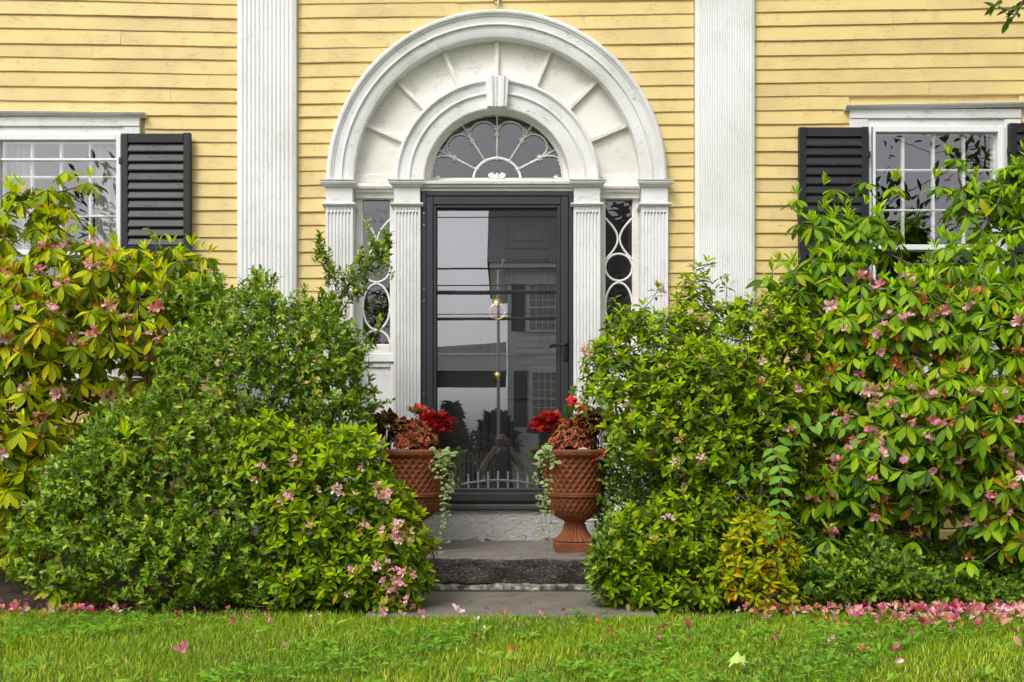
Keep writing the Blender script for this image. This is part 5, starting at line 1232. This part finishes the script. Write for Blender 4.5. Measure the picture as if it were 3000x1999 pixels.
# pale fallen maple leaf on the lawn
ml=thing('maple_leaf','pale green fallen maple leaf lying in the right-hand lawn','leaf',tuple(P(2160,1975,-2.95)))
c=np.array([X(2160,-2.95),-2.95,.055]); out=[(0,-.2),(.25,-.28),(.7,-.35),(.5,-.05),(.95,.2),(.6,.28),(.62,.55),(.3,.42),(.0,1.0),(-.3,.42),(-.62,.55),(-.6,.28),(-.95,.2),(-.5,-.05),(-.7,-.35),(-.25,-.28)]
mv=[(c[0],c[1],c[2]+.004)]+[(c[0]+.045*a+.012*b_,c[1]+.042*b_,c[2]+.03*b_-.03*a*a+.008*math.sin(7*a+5*b_)) for a,b_ in out]
part('blade',MB().add(mv,[(0,1+(i+1)%16,1+i) for i in range(16)]),simple('pale_leaf',lin(168,194,96),.5),ml,True)
part('stalk',MB().tube([c+[.01,-.01,-.008],c+[.015,-.05,-.025]],.0015,5),M['redtwig'],ml)

# ------------------------------------------------------------------ across the street: what the door glass mirrors
def RP(px,py,L_):                                # mirrored photo pixel at total path length L_ -> point in front of the house
    return Vector(((px-CX)*L_/F, -(L_-D), ZC+(CY-py)*L_/F))
M['grey_wall']=wood_paint('grey_house_paint',(.86,.87,.89),(.4,.4,.4),'x',.6)
M['slate']=simple('dark_roof_shingle',(.045,.045,.05),.8,bump=.5,bscale=8,var=.3)
M['dark_shutter']=simple('dark_green_shutter',(.02,.028,.028),.5)
M['grey_metal']=simple('grey_pole_metal',(.5,.52,.55),.5)
M['white_trim']=simple('white_trim_paint',(.80,.81,.83),.55)
M['dark_glass']=b=None
b=NB('dark_pane'); M['dark_glass']=b.done(b.pbr((.20,.22,.235),.08,spec=.9))
gy=-25.5; gh=thing('grey_house','pale grey clapboard house with dark roof mirrored in the door glass','house',(4.5,-28,-.68))
hx0,hx1=.18,9.5
part('wall',MB().box(hx0+.02,hx1,gy-7,gy-.03,-.68,6.2),M['grey_wall'],gh)
k=0; z=-.4
while z<6.0:
    part('clapboard',MB().extr_x([(gy-.03,z),(gy+.012,z),(gy-.01,z+.2),(gy-.03,z+.2)],hx0+.25,hx1),M['grey_wall'],gh); z+=.19
part('corner_board',MB().box(hx0-.02,hx0+.25,gy-.3,gy+.04,-.68,6.2),M['white_trim'],gh)
part('frieze',MB().box(hx0-.1,hx1,gy-.2,gy+.08,6.01,6.42),M['white_trim'],gh)
part('eave',MB().box(-.42,hx1+.3,gy-7.3,gy+.45,6.43,6.62),M['white_trim'],gh)
part('roof',MB().add([(-.5,gy+.5,6.63),(hx1+.4,gy+.5,6.63),(hx1+.4,gy-3.5,9.4),(-.5,gy-3.5,9.4),(-.5,gy-7.4,6.63),(hx1+.4,gy-7.4,6.63)],[(0,1,2,3),(3,2,5,4),(0,3,4),(1,5,2)]),M['slate'],gh)
for (wx,wz0,wz1) in ((.78,4.53,5.98),(.86,1.43,3.14),(3.2,4.53,5.98),(3.2,1.43,3.14),(5.8,4.53,5.98),(5.8,1.43,3.14)):
    wf=part('window',MB().box(wx,wx+.10,gy+.013,gy+.06,wz0,wz1).box(wx+.92,wx+1.02,gy+.013,gy+.06,wz0,wz1).box(wx-.03,wx+1.05,gy+.013,gy+.07,wz1+.001,wz1+.12).box(wx-.05,wx+1.07,gy+.013,gy+.09,wz0-.08,wz0-.001).box(wx+.101,wx+.919,gy+.014,gy+.055,(wz0+wz1)/2-.03,(wz0+wz1)/2+.03),M['white_trim'],gh)
    part('pane',MB().box(wx+.1,wx+.92,gy+.011,gy+.02,wz0,wz1),M['dark_glass'],wf)
    mu=MB()
    for i in (1,2,3): mu.box(wx+.1+.82*i/4-.012,wx+.1+.82*i/4+.012,gy+.021,gy+.03,wz0,wz1)
    for i in (1,2,4,5): mu.box(wx+.1,wx+.92,gy+.0215,gy+.031,wz0+(wz1-wz0)*i/6-.012,wz0+(wz1-wz0)*i/6+.012)
    part('muntin',mu,M['white_trim'],wf)
    for s_ in (wx-.50,wx+1.06):
        part('shutter',MB().bbox(s_,s_+.44,gy+.013,gy+.055,wz0-.05,wz1+.05,.01),M['dark_shutter'],gh)
part('belt_course',MB().box(hx0+.26,hx1,gy-.02,gy+.05,3.75,3.83),M['white_trim'],gh)
pg=thing('porch_canopy','flat porch canopy with white fascia left of the grey house','canopy',(-2.5,-25,-.68))
part('soffit',MB().box(-5.2,.1,gy-1.5,gy+1.2,2.74,3.10),M['slate'],pg)
part('fascia',MB().box(-5.3,.12,gy-1.6,gy+1.3,3.101,3.62),M['white_trim'],pg)
part('roof',MB().add([(-5.4,gy+1.35,3.63),(.12,gy+1.35,3.63),(.12,gy-1.7,4.3),(-5.4,gy-1.7,3.9)],[(0,1,2,3)]),M['slate'],pg)
for x in (-5.0,-2.9): part('column',MB().tube([(x,gy+1.0,-.68),(x,gy+1.0,2.74)],.11,12),M['white_trim'],pg,True)
po=thing('utility_pole','slim grey pole standing before the grey house across the road','pole',(-.12,-20.5,-.68))
part('shaft',MB().tube([(-.12,-20.5,-.68),(-.12,-20.5,5.6)],.052,12,.04),M['grey_metal'],po,True)
part('arm',MB().tube([(-.12,-20.5,5.45),(-.02,-20.5,5.58),(.02,-20.5,5.9)],.03,8),M['grey_metal'],po,True)
pb=part('sign_bracket',MB().tube([(-.12,-20.46,-.68),(-.12,-20.46,-.5)],.09,12),M['grey_metal'],po,True)
M['cable']=simple('weathered_cable_sheath',(.07,.07,.075),.7)
CABLES=['topmost thin overhead cable mirrored near the top of the door glass','thick sagging overhead cable mirrored across the grey house eaves','thin overhead cable just above the thickest street cable','thickest black overhead cable mirrored above the brass knocker','thin overhead cable crossing behind the brass knocker','lowest black overhead cable mirrored at the brass knocker ring']
for ci,(py,sag,r,Lw) in enumerate(((636,.02,.012,22),(787,.06,.022,21),(836,.02,.014,23),(857,.10,.046,20),(920,.03,.010,22),(934,.06,.035,21))):
    y=-(Lw-D); z=ZC+(CY-py)*Lw/F; w=part('overhead_cable',MB().tube([(x,y+.02*x,z+sag*((x)/3)**2*.25+.004*x) for x in np.linspace(-24,24,40)],r,6),M['cable'],None,True)
    tag(w,CABLES[ci],'cable',group='overhead street cables')
def far_tree(name,label,x,y,h,wd,conifer,seed):
    rs=np.random.RandomState(seed); t=thing(name,label,'tree',(x,y,-.68)); part('trunk',MB().tube([(x,y,-.68),(x+.05,y,-.68+h*.5),(x,y,-.68+h*.95)],.16,8,.03),M['bark'],t,True)
    L=Leaves(); n=1500
    for _ in range(n):
        f_=rs.rand(); 
        if conifer: a=rs.rand()*6.28; lay=round(f_*9)/9; r=wd*(1-lay)*(.35+.65*rs.rand())+.05; p=np.array([x+r*math.cos(a),y+r*math.sin(a),-.68+h*(.12+.88*lay)-.15*r+.05*rs.normal()]); d=np.array([math.cos(a),math.sin(a),-.15])
        else: d=rs.normal(size=3); d/=np.linalg.norm(d); p=np.array([x,y,-.68+h*.62])+d*np.array([wd,wd,h*.36])*(.45+.55*rs.rand()); 
        L.add('pi',[p],[d+rs.normal(size=3)*.4],[[rs.normal()*.3,.3,1]],[.22+.16*rs.rand()],[rs.randint(3)])
    V,Q,C,U=join_leaves(*L.arrays(),np.array([lin(54,78,44),lin(44,66,40),lin(70,92,46)])); o=link('crown',np_mesh('crown',V,Q,C,U,(M['leaf_soft'],)),t); o['kind']='stuff'
far_tree('fir_tree','dark fir tree mirrored at the left of the door glass',-1.55,-23.5,2.7,.75,True,1)
far_tree('fir_tree','dark slender fir beyond the picket fence',-2.7,-24.5,3.4,.8,True,2)
far_tree('broadleaf_tree','round street tree mirrored low in the door glass',-.2,-24.6,2.5,.55,False,3)
far_tree('broadleaf_tree','broad maple across the road at far right',9.5,-20,9,3.2,False,4)
far_tree('broadleaf_tree','tall maple across the road at far left',-9.5,-21,10,3.4,False,5)
# hedge and picket fence beyond the road
rs_=np.random.RandomState(51); L=Leaves()
for _ in range(3500):
    p=np.array([rs_.uniform(-8,.0),-22.8+rs_.normal()*.25,-.6+1.75*rs_.rand()]); L.add('pi',[p],[rs_.normal(size=3)],[[rs_.normal()*.4,.5,.7]],[.18],[rs_.randint(3)])
V,Q,C,U=join_leaves(*L.arrays(),np.array([lin(46,68,38),lin(38,58,34),lin(58,80,40)])); hd_=link('hedge',np_mesh('hedge',V,Q,C,U,(M['leaf_soft'],))); tag(hd_,'dark clipped hedge behind the picket fence across the road','hedge')
M['dim_fence']=simple('weathered_grey_fence',(.16,.16,.165),.8,bump=.4,var=.2)
pf=thing('picket_fence','grey picket fence in front of the hedge across the road','fence',(-2,-21.5,-.68))
for k in range(44):
    x=-5.2+k*.12; part('picket',MB().prism([(x,-.6),(x+.06,-.6),(x+.06,.55),(x+.03,.62),(x,.55)],-21.5,-21.48),M['dim_fence'],pf)
for z in (-.4,.3): part('rail',MB().box(-5.3,.1,-21.54,-21.501,z,z+.07),M['dim_fence'],pf)
# low arched garden gate just in front of the photographer
gt=thing('garden_gate','low white gate with arched rail mirrored at the foot of the door glass','gate',(-.05,-5.98,-.62))
for k in range(9):
    x=-.56+k*.125; z=.27+.10*math.cos((x+.06)*2.4); part('picket',MB().tube([(x,-5.98,-.60),(x,-5.98,z+.10)],.012,8).ball((x,-5.98,z+.10),.015,8,6),M['white_trim'],gt,True)
part('arched_rail',MB().tube([(x,-5.98,.27+.10*math.cos((x+.06)*2.4)) for x in np.linspace(-.62,.5,24)],.014,8),M['white_trim'],gt,True)
part('rail',MB().tube([(-.62,-5.98,-.45),(.5,-5.98,-.45)],.014,8),M['white_trim'],gt,True)
for x in (-.66,.54): part('post',MB().bbox(x-.04,x+.04,-6.02,-5.94,-.66,.42,.006),M['white_trim'],gt)
# the photographer, mirrored in the glass: arms raised to a black camera
M['skin']=simple('skin',(.27,.15,.10),.55); M['shirt']=simple('dark_shirt',(.03,.032,.04),.85); M['hair']=simple('brown_hair',(.05,.028,.016),.6); M['trousers']=simple('dark_trousers',(.035,.04,.06),.85)
pe=thing('person','person in a dark shirt holding a camera up, mirrored in the door','person',(0,-6.86,-.63))
def skin_body(name, joints, edges, mat, parent, root=0, lev=2):
    me=bpy.data.meshes.new(name); me.from_pydata([j[0] for j in joints],edges,[]); o=bpy.data.objects.new(name,me); COL.objects.link(o)
    sk=o.modifiers.new('skin','SKIN')
    if not me.skin_vertices: me.skin_vertices.new()
    for i,j in enumerate(joints): r=j[1]; me.skin_vertices[0].data[i].radius=r if isinstance(r,tuple) else (r,r); me.skin_vertices[0].data[i].use_root=(i==root)
    sk.use_smooth_shade=True; sb=o.modifiers.new('sub','SUBSURF'); sb.levels=lev; sb.render_levels=lev
    dg=bpy.context.evaluated_depsgraph_get(); em=bpy.data.meshes.new_from_object(o.evaluated_get(dg)); bpy.data.objects.remove(o); em.name=name
    em.materials.clear(); 
    for m in (mat if isinstance(mat,(list,tuple)) else [mat]): em.materials.append(m)
    em.polygons.foreach_set('use_smooth',[True]*len(em.polygons))
    return link(name,em,parent)
yb=-6.86; zg=-.63
J=[((0,yb,zg+.82),(.13,.10)),((0,yb,zg+1.0),(.125,.095)),((0,yb+.01,zg+1.18),(.145,.10)),((0,yb+.02,zg+1.30),(.10,.07)),((0,yb+.03,zg+1.37),.048),((0,yb+.05,zg+1.45),(.066,.08)),((0,yb+.05,zg+1.54),(.07,.085)),((0,yb+.045,zg+1.59),(.045,.055)),
   ((-.16,yb+.02,zg+1.28),.052),((-.29,yb+.08,zg+1.10),.042),((-.17,yb+.20,zg+1.30),.034),((-.085,yb+.235,zg+1.43),.024),
   ((.16,yb+.02,zg+1.28),.052),((.29,yb+.08,zg+1.10),.042),((.17,yb+.20,zg+1.30),.034),((.085,yb+.235,zg+1.43),.024),
   ((-.09,yb,zg+.74),.085),((-.10,yb+.02,zg+.42),.058),((-.10,yb-.02,zg+.08),.038),((-.11,yb+.12,zg+.03),.03),((.09,yb,zg+.74),.085),((.10,yb+.02,zg+.42),.058),((.10,yb-.02,zg+.08),.038),((.11,yb+.12,zg+.03),.03)]
E=[(0,1),(1,2),(2,3),(3,4),(4,5),(5,6),(6,7),(3,8),(8,9),(9,10),(10,11),(3,12),(12,13),(13,14),(14,15),(0,16),(16,17),(17,18),(18,19),(0,20),(20,21),(21,22),(22,23)]
bd=skin_body('body',J,E,[M['skin'],M['shirt'],M['trousers'],M['hair']],pe)
for p in bd.data.polygons:
    c=p.center; arm=abs(c.x)>.20 and c.z<zg+1.22 and c.y>yb+.06 or (c.y>yb+.13 and c.z>zg+1.0)
    p.material_index = 3 if (c.z>zg+1.555 or (c.z>zg+1.42 and c.y<yb+.03)) else (0 if (c.z>zg+1.365 or arm) else (1 if c.z>zg+.86 else 2))
for sg in (-1,1):
    w=Vector((sg*.085,yb+.235,zg+1.43)); pj=[(w,(.022,.014)),(w+Vector((-sg*.012,.012,.05)),(.032,.014))]; pe_=[(0,1)]
    for i,(dx,l) in enumerate(((-.024,.9),(-.008,1.0),(.008,.95),(.024,.78))):
        b0=w+Vector((-sg*.012+dx,.016,.06)); k0=len(pj); pj+=[(b0+Vector((0,.014,.018*l)),.009),(b0+Vector((-sg*.014,.034,.034*l)),.0085),(b0+Vector((-sg*.034,.040,.036*l)),.0075)]; pe_+=[(1,k0),(k0,k0+1),(k0+1,k0+2)]
    k0=len(pj); pj+=[(w+Vector((-sg*.034,.004,.03)),.010),(w+Vector((-sg*.05,.012,.05)),.009)]; pe_+=[(0,k0),(k0,k0+1)]
    skin_body('hand',pj,pe_,M['skin'],pe,0,1)
for sg in (-1,1):
    part('ear',MB().ball((sg*.072,yb+.05,zg+1.485),.022,8,6,sx=.4,sy=.7),M['skin'],pe,True)
ch=thing('camera','black camera held up before the face of the mirrored person','camera',(0,yb+.2,zg+1.4))
part('camera_body',MB().bbox(-.062,.062,-6.70,-6.63,ZC-.042,ZC+.038,.006).bbox(-.025,.025,-6.69,-6.64,ZC+.0385,ZC+.06,.005),M['rubber'],ch)
part('lens',MB().tube([(0,-6.6305,ZC),(0,-6.56,ZC)],.034,20).tube([(0,-6.561,ZC),(0,-6.53,ZC)],.037,20),M['black_metal'],ch,True)
